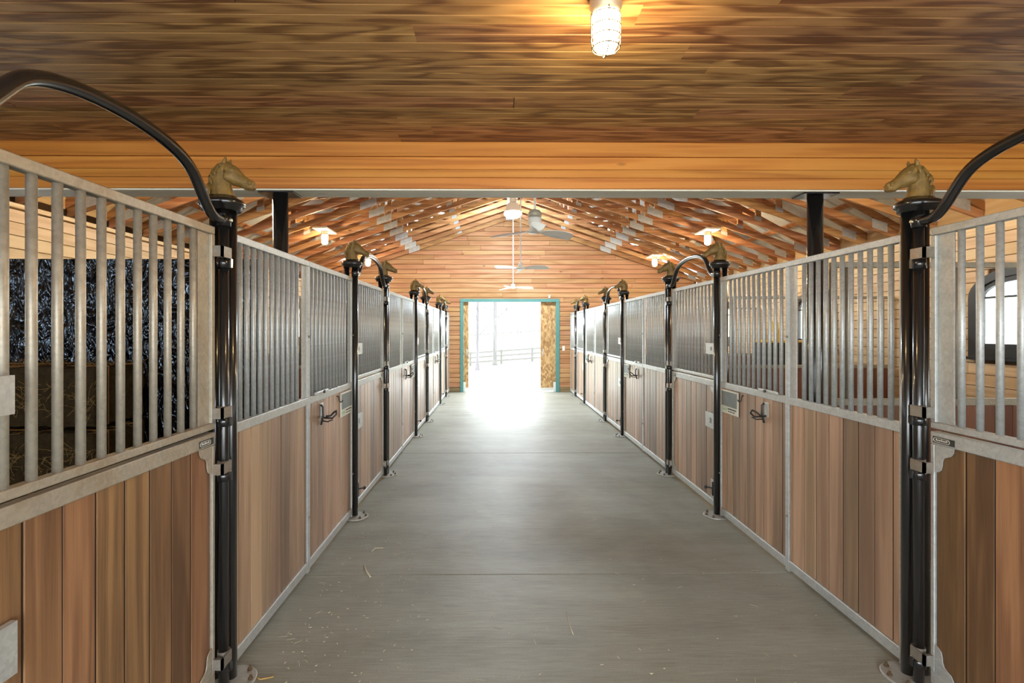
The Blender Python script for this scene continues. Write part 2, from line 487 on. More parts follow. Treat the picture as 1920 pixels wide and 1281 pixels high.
# ---- plank ceiling in front
ceiling = empty_struct('ceiling', 'flat plank ceiling of brown pine boards with dark grain', 'ceiling')
def ceil_board(L):
    k = ('cb', round(L, 3))
    if k not in CACHE:
        w = 0.1375/2; g = 0.005
        poly = [(-w, 0.02), (-w, 0.004), (-w+0.004, 0), (-g, 0), (0, 0.007), (g, 0), (w-0.004, 0), (w, 0.004), (w, 0.02)]
        CACHE[k] = MB().prism([(p[0], p[1]) for p in poly], -L/2, L/2, 0).mesh('ceiling_board', 'ceil')
    return CACHE[k]
rnd = random.Random(3)
y = 3.62-0.0695
fixed = {11: [-1.05], 9: [-0.365], 4: [0.10], 6: [-2.3]}
row = 0
while y > YR:
    cuts = [WL-0.05]
    x = WL + rnd.uniform(0.8, 3.0)
    js = []
    while x < WR-0.8:
        js.append(x); x += rnd.choice([2.44, 3.05, 3.66, 4.27])
    if row in fixed:
        js = [j for j in js if abs(j-fixed[row][0]) > 1.6]+fixed[row]; js.sort()
    cuts += js+[WR+0.05]
    for a, b in zip(cuts[:-1], cuts[1:]):
        put('ceiling_board', ceil_board(round(b-a-0.002, 2)), ceiling, ((a+b)/2, y, CEIL))
    y -= 0.139; row += 1
MB().box(WL-0.05, WR+0.05, YR, 3.62, CEIL+0.021, CEIL+0.045).build('ceiling_backing', 'grey_wood', ceiling)

# ---- header beam over the aisle
header = empty_struct('header_beam', 'orange fir header beam of stacked boards with grey underside', 'beam')
HB = 2.772
hz = [HB, 2.850, 2.908, 2.995, CEIL]
for i, (a, b) in enumerate(zip(hz[:-1], hz[1:])):
    pr = 0.0 if i < 3 else 0.012
    bx('header_board', 'header', header, WL, WR, 3.62-pr, 3.66, a+0.0008, b-0.0008, 0.0022)
bx('soffit_board', 'grey_wood', header, WL, WR, 3.625, 3.82, HB-0.012, HB-0.0005, 0.002)
bx('header_board', 'header', header, WL, WR, 3.78, 3.815, HB, CEIL, 0.002)
bx('header_core', 'header', header, WL, WR, 3.661, 3.779, HB+0.001, CEIL, 0)

# ---- far gable wall
RIDGE, TSL = 6.30, 0.55
wall_back = empty_struct('wall_back', 'far gable wall of orange cedar boards with knots', 'wall')
DX0, DX1, DH = -1.05, 1.82, 2.69         # outside of the teal frame
OX0, OX1, OH = -0.965, 1.72, 2.60        # clear opening
def board_x(name, mat, parent, x0, x1, y0, y1, z0, z1):
    return bx(name, mat, parent, x0, x1, y0, y1, z0, z1, 0.006)
rnd = random.Random(11)
z = 0.0; r = 0
while z < 5.9:
    z1 = z+0.1365
    hw = min(5.42, (RIDGE-0.15-(z+z1)/2)/TSL)
    spans = [(XC-hw, XC+hw)]
    if z1 < DH-0.03: spans = [(XC-hw, DX0+0.03), (DX1-0.03, XC+hw)]
    for a, b in spans:
        cuts = [a]; x = a+rnd.uniform(1.2, 3.4)
        while x < b-0.9: cuts.append(x); x += rnd.uniform(1.8, 3.7)
        cuts.append(b)
        for p, q in zip(cuts[:-1], cuts[1:]):
            dd = rnd.uniform(0, 0.004)
            board_x('siding_board', 'siding_old' if r == 0 else 'siding', wall_back, p+0.001, q-0.001, Y_END-dd, Y_END+0.02, z+0.004, z1-0.005)
    z = z1; r += 1
bk = MB()
bk.prism([(WL, -0.05), (OX0-0.03, -0.05), (OX0-0.03, OH+0.03), (OX1+0.03, OH+0.03), (OX1+0.03, -0.05), (WR, -0.05), (WR, 3.25), (XC, RIDGE-0.1), (WL, 3.25)], Y_END+0.0205, Y_END+0.06, 1)
bk.build('wall_backing', 'seam_dark', wall_back)

# ---- teal frame and sliding doors
trim = empty_struct('trim_1', 'teal painted frame round the open barn doorway', 'door frame')
bx('jamb_board', 'teal', trim, DX0, OX0+0.01, Y_END-0.028, Y_END-0.004, 0, DH-0.09, 0.004)
bx('jamb_board', 'teal', trim, OX1-0.01, DX1, Y_END-0.028, Y_END-0.004, 0, DH-0.09, 0.004)
bx('head_board', 'teal', trim, DX0, DX1, Y_END-0.028, Y_END-0.004, DH-0.0895, DH, 0.004)
bx('jamb_lining', 'teal', trim, OX0-0.02, OX0, Y_END-0.003, Y_END+0.10, 0, OH, 0.002)
bx('jamb_lining', 'teal', trim, OX1, OX1+0.02, Y_END-0.003, Y_END+0.10, 0, OH, 0.002)
bx('head_lining', 'teal', trim, OX0-0.02, OX1+0.02, Y_END-0.003, Y_END+0.10, OH, OH+0.02, 0.002)
bx('door_guide', 'white', trim, OX0-0.0, OX0+0.07, Y_END+0.05, Y_END+0.10, 0, 0.28, 0.004)
bx('door_guide', 'white', trim, OX1-0.07, OX1, Y_END+0.05, Y_END+0.10, 0, 0.28, 0.004)
def slider(n, x0, x1, hx, lab):
    d = empty_struct('door_%d' % n, lab, 'door', ((x0+x1)/2, Y_END+0.14, 0.02))
    w = (x1-x0)/2
    bx('panel', 'osb', d, -w+0.01, w-0.01, -0.012, 0.012, 0.09, OH+0.12, 0.002)
    bx('bottom_rail', 'white', d, -w, w, -0.02, 0.02, 0.0, 0.088, 0.003)
    bx('edge_stile', 'grey_wood', d, hx-0.02, hx+0.02, 0.0125, 0.03, 0.09, OH+0.12, 0.002)
    MB().tube([(hx, -0.012, 1.0), (hx, -0.05, 1.02), (hx, -0.05, 1.2), (hx, -0.012, 1.22)], 0.012, 8).build('pull_handle', 'galv_clean', d)
slider(1, -2.30, -0.80, 0.68, 'strand board sliding door pushed mostly behind the wall')
slider(2, 1.27, 2.77, -0.66, 'strand board sliding door showing widely beside the opening')

# ---- side walls of pale pine with arched windows
WINY = [1.90, 5.615, 9.335, 13.055]
WHW, WSILL, WSPR, WTOP = 0.63, 1.46, 2.17, 2.50
def arch_half(z):
    if z < WSILL-0.02 or z > WTOP: return 0.0
    if z <= WSPR: return WHW
    t = (z-WSPR)/(WTOP-WSPR)
    return WHW*math.sqrt(max(0.0, 1-t*t))
def side_wall(s):
    X = WR if s > 0 else WL
    w = empty_struct('wall_%s' % ROW[s], 'outer wall of pale knotty pine boards behind the %s stalls' % ROW[s], 'wall')
    rnd = random.Random(20+s)
    y0w = YR
    z = 0.0
    while z < 3.04:
        z1 = min(3.05, z+0.1386)
        zm = (z+z1)/2
        segs = []
        cur = y0w
        for wy in WINY:
            h = max(arch_half(z+0.02), arch_half(z1-0.02)) if z1 <= WSPR+0.05 else arch_half(z+0.04)
            if h > 0.05:
                segs.append((cur, wy-h+0.05)); cur = wy+h-0.05
            else:
                j = wy+rnd.uniform(-1.2, 1.2); segs.append((cur, j)); cur = j
        segs.append((cur, Y_END))
        for a, b in segs:
            if b-a < 0.02: continue
            dd = rnd.uniform(0, 0.003)
            xa, xb = (X-dd, X+0.02) if s > 0 else (X-0.02, X+dd)
            bx('wall_board', 'pine_wall', w, xa, xb, a+0.001, b-0.001, z+0.003, z1-0.004, 0.003)
        z = z1
    # backing with rectangular window holes
    b = MB(); xa, xb = (X+0.021, X+0.10) if s > 0 else (X-0.10, X-0.021)
    cur = y0w
    for wy in WINY:
        b.box(xa, xb, cur, wy-WHW+0.04, -0.05, 3.2)
        b.box(xa, xb, wy-WHW+0.04, wy+WHW-0.04, -0.05, WSILL)
        arc = [(wy+(WHW-0.04)*math.cos(PI*k/14), WSPR+(WTOP-WSPR-0.03)*math.sin(PI*k/14)) for k in range(15)]
        b.prism([(wy-WHW+0.04, 3.2), (wy+WHW-0.04, 3.2)]+arc, xa, xb, 0)
        cur = wy+WHW-0.04
    b.box(xa, xb, cur, Y_END+0.05, -0.05, 3.2)
    b.build('wall_backing', 'seam_dark', w)
    bx('eave_board', 'pine_wall', w, X+0.021 if s > 0 else X-0.10, X+0.10 if s > 0 else X-0.021, y0w, Y_END, 3.101, 3.50, 0.003)
    bx('top_plate', 'pine_wall', w, X-0.05 if s > 0 else X-0.10, X+0.10 if s > 0 else X+0.05, y0w, Y_END, 3.051, 3.10, 0.003)
side_wall(-1); side_wall(1)

def window(n, s, wy, lab):
    X = WR if s > 0 else WL
    w = empty_struct('window_%d' % n, lab, 'window', (X, wy, WSILL))
    def outline(off):
        hh = WHW-off; top = WTOP-WSILL-off; sp = WSPR-WSILL; bt = off
        p = [(-hh, bt)]
        p += [(-hh*math.cos(PI*k/18), sp+(top-sp)*math.sin(PI*k/18)) for k in range(19)]
        p += [(hh, bt)]
        return p
    def ringprism(o1, o2, x0, x1):
        m = MB(); A, B = outline(o1), outline(o2); n = len(A)
        vs = [(x0, *p) for p in A]+[(x0, *p) for p in B]+[(x1, *p) for p in A]+[(x1, *p) for p in B]
        fs = []
        for i in range(n):
            j = (i+1) % n
            fs += [(i, j, n+j, n+i), (2*n+i, 3*n+i, 3*n+j, 2*n+j), (i, 2*n+i, 2*n+j, j), (n+i, n+j, 3*n+j, 3*n+i)]
        m.add(vs, fs); return m
    i = -s
    ringprism(0.0, 0.10, i*0.035, -i*0.05).build('window_frame', 'winframe', w)
    ringprism(0.101, 0.16, i*0.018, -i*0.03).build('sash', 'winframe', w)
    MB().prism(outline(0.155), -0.003, 0.003, 0).build('pane', 'glass', w)
    bx('sill', 'winframe', w, i*0.06, -i*0.05, -WHW-0.02, WHW+0.02, -0.035, -0.001, 0.003)
    bx('muntin', 'winframe', w, i*0.012, -i*0.012, -0.012, 0.012, 0.16, 0.88, 0.001)
    bx('muntin', 'winframe', w, i*0.012, -i*0.012, -WHW+0.16, WHW-0.16, 0.69, 0.715, 0.001)
n = 1
for s in (1, -1):
    for k, wy in enumerate(WINY):
        window(n, s, wy, 'black framed arched window in the %s outer wall, %s from the camera' % (ROW[s], ORD[k])); n += 1

# ---- roof: corrugated sheets on purlins
roof = empty_struct('roof', 'corrugated metal roof sheets on timber purlins', 'roof')
def roof_sheet(s, y0, y1):
    m = MB(); vs = []; fs = []
    ny = 25
    for i in range(ny):
        yy = y0+(y1-y0)*i/(ny-1)
        ph = (i % 6)
        up = 0.018 if ph in (2, 3) else 0.0
        for d in (0.0, 6.0):
            vs.append((XC+s*d, yy, RIDGE+0.16-TSL*d+up))
    for i in range(ny-1): fs.append((2*i, 2*i+1, 2*i+3, 2*i+2))
    m.add(vs, fs)
    return m.build('roof_sheet', 'tin', roof)
yy = YR
while yy < 15.2:
    for s in (-1, 1): roof_sheet(s, yy, min(yy+0.95, 15.3))
    yy += 0.95
for s in (-1, 1):
    for k in range(10):
        d = 0.12+k*0.6
        zc = RIDGE+0.055-TSL*d
        o = put('purlin', cbox(0.089, 15.2-YR, 0.038, 'truss', 0.002), roof, (XC+s*d, (15.2+YR)/2, zc+0.02), (0, s*math.atan(TSL), 0))

# ================================================================== BUILDING OBJECTS
# ---- roof trusses
BAP, BSL = 4.918, 0.335
def zb(d): return BAP-BSL*d
def zt(d): return RIDGE-TSL*d
TPARTS = []
def chord(d0, d1, zf, th, s):
    return [(s*d0, zf(d0)), (s*d1, zf(d1)), (s*d1, zf(d1)+th), (s*d0, zf(d0)+th)]
def bar2(p, q, w):
    p = Vector(p); q = Vector(q); t = (q-p).normalized(); n = Vector((-t.y, t.x))*w/2
    return [tuple(p+n), tuple(p-n), tuple(q-n), tuple(q+n)]
T2 = 0.019
CH = 0.105
for s in (-1, 1):
    TPARTS += [('bottom_chord', MB().prism(chord(0.0, 2.699, zb, CH, s), -T2, T2, 1).mesh('bottom_chord', 'truss')),
               ('bottom_chord', MB().prism(chord(2.701, 5.42, zb, CH, s), -T2, T2, 1).mesh('bottom_chord', 'truss')),
               ('top_chord', MB().prism(chord(0.0, 5.55, lambda d: zt(d)-CH, CH, s), -T2, T2, 1).mesh('top_chord', 'truss'))]
    for a, b in (((0.0, 0), (1.35, 1)), ((1.35, 1), (1.45, 0)), ((1.45, 0), (2.72, 1)), ((2.72, 1), (2.74, 0)), ((2.74, 0), (4.05, 1)), ((4.05, 1), (4.06, 0))):
        if abs(a[0]-b[0]) > 0.5 and a[0] == 0.0: pass
        def P(q): return (s*q[0], (zb(q[0])+CH) if q[1] == 0 else (zt(q[0])-CH))
        TPARTS.append(('web', MB().prism(bar2(P(a), P(b), 0.089), -T2+0.001, T2-0.001, 1).mesh('web', 'truss')))
    def plate(d, zf, w, h, y):
        c = Vector((s*d, zf)); sl = -s*BSL
        pts = [(s*d-w/2, zf+s*0+(-w/2)*(sl)), (s*d+w/2, zf+(w/2)*(sl))]
        return MB().prism([(pts[0][0], pts[0][1]-h/2), (pts[1][0], pts[1][1]-h/2), (pts[1][0], pts[1][1]+h/2), (pts[0][0], pts[0][1]+h/2)], -T2-0.003, -T2-0.0005, 1).mesh('nail_plate', 'nail_plate')
    TPARTS.append(('nail_plate', plate(2.7, zb(2.7)+0.056, 0.30, 0.14, 0)))
    TPARTS.append(('nail_plate', plate(1.42, zb(1.42)+0.11, 0.12, 0.07, 0)))
    TPARTS.append(('nail_plate', plate(4.05, zb(4.05)+0.11, 0.12, 0.07, 0)))
    TPARTS.append(('nail_plate', plate(5.15, zb(5.15)+0.10, 0.22, 0.13, 0)))
TPARTS.append(('king_post', MB().prism([(-0.045, BAP+0.12), (0.045, BAP+0.12), (0.045, RIDGE-0.13), (-0.045, RIDGE-0.13)], -T2+0.001, T2-0.001, 1).mesh('king_post', 'truss')))
TPARTS.append(('nail_plate', MB().prism([(-0.12, BAP-0.02), (0.12, BAP-0.02), (0.12, BAP+0.17), (-0.12, BAP+0.17)], -T2-0.003, -T2-0.0005, 1).mesh('nail_plate', 'nail_plate')))
TY = []
ty = 14.55
while ty > 3.95:
    TY.append(ty); ty -= 0.65
for i, ty in enumerate(TY):
    words = ORD+['ninth', 'tenth', 'eleventh', 'twelfth', 'thirteenth', 'fourteenth', 'fifteenth', 'sixteenth', 'seventeenth', 'eighteenth']
    t = thing('roof_truss', '%s orange-brown scissor truss counted from the far gable wall' % words[i], 'truss', (XC, ty, 0), 'roof trusses over the stalls')
    for nm, me in TPARTS: put(nm, me, t)

# ---- black steel columns under the header
for s, cx, lab in ((-1, -1.555, 'round black steel column under the beam behind the left row'), (1, 2.315, 'round black steel column under the beam behind the right row')):
    c = thing('steel_column', lab, 'column', (cx, 3.72, 0))
    MB().cyl((0, 0, 0.012), (0, 0, HB-0.024), 0.053, 24).build('shaft', 'black', c)
    bx('top_plate', 'black', c, -0.125, 0.125, -0.085, 0.085, HB-0.024, HB-0.0125, 0.002)
    bx('foot_plate', 'black', c, -0.10, 0.10, -0.09, 0.09, 0.0, 0.012, 0.002)

# ---- stall fronts
Z_BOT0, Z_BOT1 = 0.036, 0.100
Z_MID0, Z_MID1 = 1.236, 1.288
Z_TOP0 = 2.240
TUBE = 0.04
def wall_bars(parent, ys, z0, z1, l, r=0.0145, mat='galv', seg=12):
    me = crod(r, z1-z0, mat, seg)
    for y in ys: put('bar', me, parent, (0, y, z0))
def fill_planks(parent, y0, y1, z0, z1, s, mat, w=0.134, start=None, rnd=random):
    """vertical tongue and groove planks between y0 and y1; parent origin lies on the aisle face"""
    bx('plank_tongue', 'tongue', parent, s*0.0138, s*0.034, y0, y1, z0+0.001, z1-0.001, 0)
    ys = [y0]; y = y0+(start if start else w*0.4)
    while y < y1-0.02: ys.append(y); y += w
    ys.append(y1)
    for a, b in zip(ys[:-1], ys[1:]):
        wd = b-a-0.0085
        q = rnd.uniform(0, 0.003)
        x = s*(0.021+q)
        put('plank', cbox(0.024, round(wd, 3), z1-z0, mat, 0.0015), parent, (x, (a+b)/2, (z0+z1)/2))
def rail(nm, parent, s, y0, y1, z0, z1, mat, l0=0.0, l1=-0.04, ch=0.003):
    return bx(nm, mat, parent, -s*l0, -s*l1, y0, y1, z0, z1, ch)

def half_panel(s, y0, y1, plate_far, idx, pale):
    yc = (y0+y1)/2
    t = thing('stall_screen', '%s barred plank stall front section from the camera in the %s row' % (ORD[idx], ROW[s]), 'stall front', (face(s, 0), yc, 0), 'stall front sections')
    a, b = y0-yc, y1-yc
    g = 'galv' if idx < 2 else 'galv_clean'
    rail('top_rail', t, s, a, b, Z_TOP0, RAIL_TOP, g)
    rail('bottom_rail', t, s, a+0.0225, b-0.0225, Z_BOT0, Z_BOT1, g)
    rail('middle_rail', t, s, a+0.0225, b-0.0225, Z_MID0, Z_MID1, g)
    rail('stile', t, s, a, a+0.022, 0.016, Z_TOP0-0.0005, g)
    rail('stile', t, s, b-0.022, b, 0.016, Z_TOP0-0.0005, g)
    pl = 0.080
    rail('flat_plate', t, s, b-0.0225-pl, b-0.0225, Z_MID1+0.0005, Z_TOP0-0.0005, g, -0.012, -0.020, 0.001)
    y_a, y_b = a+0.022, b-0.0225-pl
    nb = round((y_b-y_a)/0.081)-1
    ys = [y_a+(y_b-y_a)*(k+1)/(nb+1) for k in range(nb)]
    me = crod(0.0145, Z_TOP0-Z_MID1, g, 12)
    for y in ys: put('bar', me, t, (s*0.02, y, Z_MID1))
    fill_planks(t, a+0.023, b-0.023, Z_BOT1+0.0005, Z_MID0-0.0005, s, 'ipe_pale' if pale else 'ipe', rnd=random.Random(100+idx*2+s))
    # square nut with two bolts on the stile
    m = MB()
    for zz in (0.42, 1.73):
        m.cyl((-s*0.0, b-0.011, zz), (-s*0.012, b-0.011, zz), 0.008, 8)
    m.build('bolt', 'hinge', t)
    return t

def wave(y0, z0, sy, sz, w, h):
    """scalloped corner gusset outline, corner at y0,z0"""
    P = [(0, 0), (w, 0), (w*0.98, -h*0.16), (w*0.86, -h*0.30), (w*0.66, -h*0.36), (w*0.50, -h*0.42), (w*0.42, -h*0.54), (w*0.40, -h*0.72), (w*0.34, -h*0.88), (w*0.18, -h*0.97), (0, -h)]
    return [(y0+sy*p[0], z0+sz*p[1]) for p in P]

def hinge_part(t, s, yb, z, yh):
    """strap from the leaf's edge yb to the hinge tube at yh (leaf coordinates)"""
    m = MB()
    X0, X1 = (-s*0.030, -s*0.022)
    m.box(min(X0, X1)+s*(-0.0148), max(X0, X1)+s*(-0.0148), yb-0.02, yh+0.012, z-0.026, z+0.026)
    m.box(min(-s*0.0448, s*0.0), max(-s*0.0448, s*0.0), yb-0.02, yb-0.004, z-0.026, z+0.026)
    m.sleeve((-s*0.012, yh, z), 0.0246, 0.030, -0.026, 0.027)
    return m.build('hinge', 'hinge', t)

def door_pair(s, y0, y1, idx, pale, yh):
    yc = (y0+y1)/2; a, b = y0-yc, y1-yc
    g = 'galv_dirty' if idx == 0 else ('galv' if idx == 1 else 'galv_clean')
    if idx == 0 and s > 0: g = 'galv'
    up = thing('grille_door', '%s upper barred door leaf from the camera in the %s row' % (ORD[idx], ROW[s]), 'grille door', (face(s, 0), yc, 0), 'upper barred door leaves')
    Z0, Z1, Z2 = 1.298, 1.328, 2.238
    rail('top_rail', up, s, a, b, Z2, RAIL_TOP-0.004, g)
    rail('bottom_rail', up, s, a, b, Z0, Z1, g)
    rail('stile', up, s, a, a+0.03, Z1+0.0005, Z2-0.0005, g)
    rail('stile', up, s, b-0.03, b, Z1+0.0005, Z2-0.0005, g)
    rail('flat_plate', up, s, b-0.031-0.085, b-0.031, Z1+0.0005, Z2-0.0005, g, -0.014, -0.022, 0.001)
    me = crod(0.0145, Z2-Z1, g, 14)
    y = b-0.031-0.085-0.032
    while y > a+0.045:
        put('bar', me, up, (s*0.02, y, Z1)); y -= 0.0905
    for z in (2.157, 1.374): hinge_part(up, s, b, z, yh-yc)
    # latch plate with a slot on the free edge
    m = MB(); X0, X1 = sorted((-s*0.022, -s*0.002))
    m.box(X0, X1, a, a+0.19, 1.542, 1.578); m.box(X0, X1, a, a+0.19, 1.614, 1.650)
    m.box(X0, X1, a+0.075, a+0.19, 1.578, 1.614); m.box(X0, X1, a, a+0.035, 1.578, 1.614)
    m.build('latch_plate', 'galv_clean', up)
    lo = thing('lower_door', '%s lower plank door leaf from the camera in the %s row' % (ORD[idx], ROW[s]), 'lower door', (face(s, 0), yc, 0), 'lower plank door leaves')
    rail('top_rail', lo, s, a, b, 1.222, 1.283, g)
    rail('bottom_rail', lo, s, a, b, 0.05, 0.112, g)
    rail('stile', lo, s, a, a+0.022, 0.1125, 1.2215, g)
    rail('stile', lo, s, b-0.022, b, 0.1125, 1.2215, g)
    fill_planks(lo, a+0.0225, b-0.0225, 0.1125, 1.2215, s, 'ipe_pale' if pale else 'ipe', 0.137, 0.09, random.Random(300+idx*2+s))
    X0, X1 = sorted((s*0.001, s*0.006))
    for yy, sy in ((b-0.022, -1), (a+0.022, 1)):
        MB().prism(wave(yy, 1.2215, sy, 1, 0.105, 0.135), X0, X1, 0).build('corner_gusset', g, lo)
        MB().prism(wave(yy, 0.1125, sy, -1, 0.105, 0.135), X0, X1, 0).build('corner_gusset', g, lo)
    for z in (1.104, 0.165): hinge_part(lo, s, b, z, yh-yc)
    # small dark maker's plate with a pale oval
    X0, X1 = sorted((-s*0.0025, -s*0.0003))
    mp = MB().box(X0, X1, b-0.135, b-0.018, 1.231, 1.262).build('maker_plate', 'label_dark', lo)
    m = MB(); X2 = -s*0.0035; R = 0.010; yc0 = b-0.085
    if s > 0: ya, yb_ = b-0.033, b-0.10
    else: ya, yb_ = b-0.12, b-0.055
    oval = [(X2, ya if k < 0 else 0, 0) for k in ()]
    cy0, cy1 = min(ya, yb_), max(ya, yb_)
    for k in range(17):
        an = PI/2+PI*k/16
        oval.append((X2, cy0+R*math.cos(an), 1.2465+R*math.sin(an)))
    for k in range(17):
        an = -PI/2+PI*k/16
        oval.append((X2, cy1+R*math.cos(an), 1.2465+R*math.sin(an)))
    oval.append(oval[0])
    m.tube(oval, 0.0014, 5, False)
    for k in range(7):
        yk = cy0+(cy1-cy0)*(k+0.5)/7
        m.box(min(X2, X2+s*0.001), max(X2, X2+s*0.001), yk-0.003, yk+0.003, 1.2425, 1.2425+(0.010 if k % 3 == 0 else 0.007))
    m.build('plate_lettering', 'white', mp)
    # latch plates on the free edge
    m = MB(); X0, X1 = sorted((-s*0.02, -s*0.001))
    m.box(X0, X1, a, a+0.20, 0.815, 0.862); m.box(X0, X1, a, a+0.20, 0.915, 0.962)
    m.box(X0, X1, a+0.10, a+0.20, 0.862, 0.915); m.box(X0, X1, a, a+0.05, 0.862, 0.915)
    m.build('latch_plate', 'galv_clean', lo)
    X0, X1 = sorted((-s*0.004, -s*0.0005))
    bo = MB().box(X0, X1, a+0.0, a+0.11, 0.22, 0.31).build('bolt_plate', 'galv_clean', lo)
    m = MB(); m.cyl((-s*0.02, a+0.012, 0.17), (-s*0.02, a+0.012, 0.30), 0.013, 10)
    m.tube([(-s*0.02, a+0.012, 0.24), (-s*0.055, a+0.03, 0.245), (-s*0.07, a+0.05, 0.24)], 0.007, 8)
    m.lathe([(0.002, -0.017), (0.013, -0.011), (0.017, 0), (0.013, 0.011), (0.002, 0.017)], (-s*0.075, a+0.055, 0.24), 12)
    m.build('bolt_knob', 'black_matt', bo)
    return up, lo

# ---- horse head finial mesh (one smooth body from overlapping sections)
def horse_mesh():
    m = MB()
    def loft(secs, seg=16):
        """secs: (l, z, angle of the section plane's long axis, half long, half wide)"""
        vs = []; fs = []
        for (l, z, ang, hl, hw) in secs:
            ca, sa = math.cos(ang), math.sin(ang)
            for k in range(seg):
                t = 2*PI*k/seg
                e = hl*math.cos(t)
                vs.append((l+e*ca, hw*math.sin(t), z+e*sa))
        n = len(secs)
        for i in range(n-1):
            for k in range(seg):
                k2 = (k+1) % seg
                fs.append((i*seg+k, i*seg+k2, (i+1)*seg+k2, (i+1)*seg+k))
        fs.append(tuple(range(seg-1, -1, -1))); fs.append(tuple((n-1)*seg+k for k in range(seg)))
        m.add(vs, fs, True)
    # neck
    loft([(-0.004, -0.006, 0.0, 0.066, 0.046), (-0.006, 0.02, 0.02, 0.058, 0.042), (-0.010, 0.05, 0.08, 0.056, 0.040),
          (-0.012, 0.085, 0.18, 0.056, 0.037), (-0.006, 0.115, 0.35, 0.050, 0.034), (0.004, 0.140, 0.6, 0.040, 0.029), (0.012, 0.156, 0.8, 0.024, 0.020)])
    # head: sections square to the nose line
    A = 0.98
    loft([(0.008, 0.148, A, 0.020, 0.020), (0.022, 0.132, A, 0.036, 0.030), (0.042, 0.112, A, 0.046, 0.036), (0.060, 0.096, A, 0.047, 0.036),
          (0.080, 0.083, A, 0.041, 0.032), (0.104, 0.070, A+0.05, 0.033, 0.027), (0.126, 0.059, A+0.1, 0.029, 0.024), (0.144, 0.051, A+0.12, 0.0285, 0.0245),
          (0.159, 0.046, A+0.15, 0.027, 0.022), (0.169, 0.043, A+0.2, 0.017, 0.014)])
    # cheeks, brows, nostrils, chin
    def ball(c, r, sx=1, sy=1, sz=1):
        prof = [(r*math.sin(PI*k/8)+1e-4, -r*math.cos(PI*k/8)*sz) for k in range(9)]
        m.lathe(prof, c, 14, sx, sy)
    for e in (-1, 1):
        ball((0.040, e*0.022, 0.090), 0.026, 1.1, 0.7, 1.1)
        ball((0.062, e*0.029, 0.121), 0.0095, 1.4, 0.7, 0.8)
        ball((0.155, e*0.017, 0.056), 0.008, 1.1, 0.8, 1.0)
        m.ring((0.158, e*0.0235, 0.056), 0.0065, 0.0030, 1, 14, 6)
        m.tube([(0.176, e*0.006, 0.036), (0.160, e*0.019, 0.030), (0.140, e*0.021, 0.030)], 0.0034, 6)
        # ears
        m.tube([(0.014, e*0.020, 0.146), (0.020, e*0.024, 0.162), (0.026, e*0.025, 0.178), (0.030, e*0.023, 0.193)], [0.010, 0.0125, 0.009, 0.002], 10)
        # mane locks falling back along the neck
        for j in range(5):
            pts = []
            cl = [(0.012, 0.163), (-0.008, 0.157), (-0.027, 0.144), (-0.043, 0.126), (-0.054, 0.104), (-0.061, 0.080), (-0.065, 0.055)][(0, 2, 3, 4, 6)[j]]
            for q in range(6):
                u = q/5.0
                pts.append((cl[0]+0.016*u+0.005*math.sin(5.0*u+j), e*(0.008+0.038*min(1, u*1.5)), cl[1]-0.058*u+0.004*math.sin(6*u+j*1.3)))
            m.tube(pts, [0.010, 0.0115, 0.0105, 0.009, 0.0065, 0.003], 8)
        m.tube([(0.026, e*0.006, 0.162), (0.046, e*0.012, 0.150), (0.060, e*0.010, 0.137)], [0.008, 0.007, 0.002], 8)
    ball((0.128, 0, 0.036), 0.013, 1.3, 1.0, 0.8)
    # crest
    m.tube([(0.010, 0, 0.162), (-0.020, 0, 0.148), (-0.045, 0, 0.120), (-0.060, 0, 0.085), (-0.066, 0, 0.045), (-0.064, 0, 0.008)], [0.010, 0.016, 0.018, 0.018, 0.017, 0.013], 10)
    me = m.mesh('horse_head', 'gold')
    o = bpy.data.objects.new('tmp_head', me); COL.objects.link(o)
    md = o.modifiers.new('r', 'REMESH'); md.mode = 'VOXEL'; md.voxel_size = 0.0028
    sm = o.modifiers.new('s', 'SMOOTH'); sm.factor = 0.4; sm.iterations = 1
    dg = bpy.context.evaluated_depsgraph_get()
    me2 = bpy.data.meshes.new_from_object(o.evaluated_get(dg))
    bpy.data.objects.remove(o)
    for p in me2.polygons: p.use_smooth = True
    me2.name = 'horse_head_finial'
    if not me2.materials: me2.materials.append(M['gold'])
    return me2
HORSE = horse_mesh()

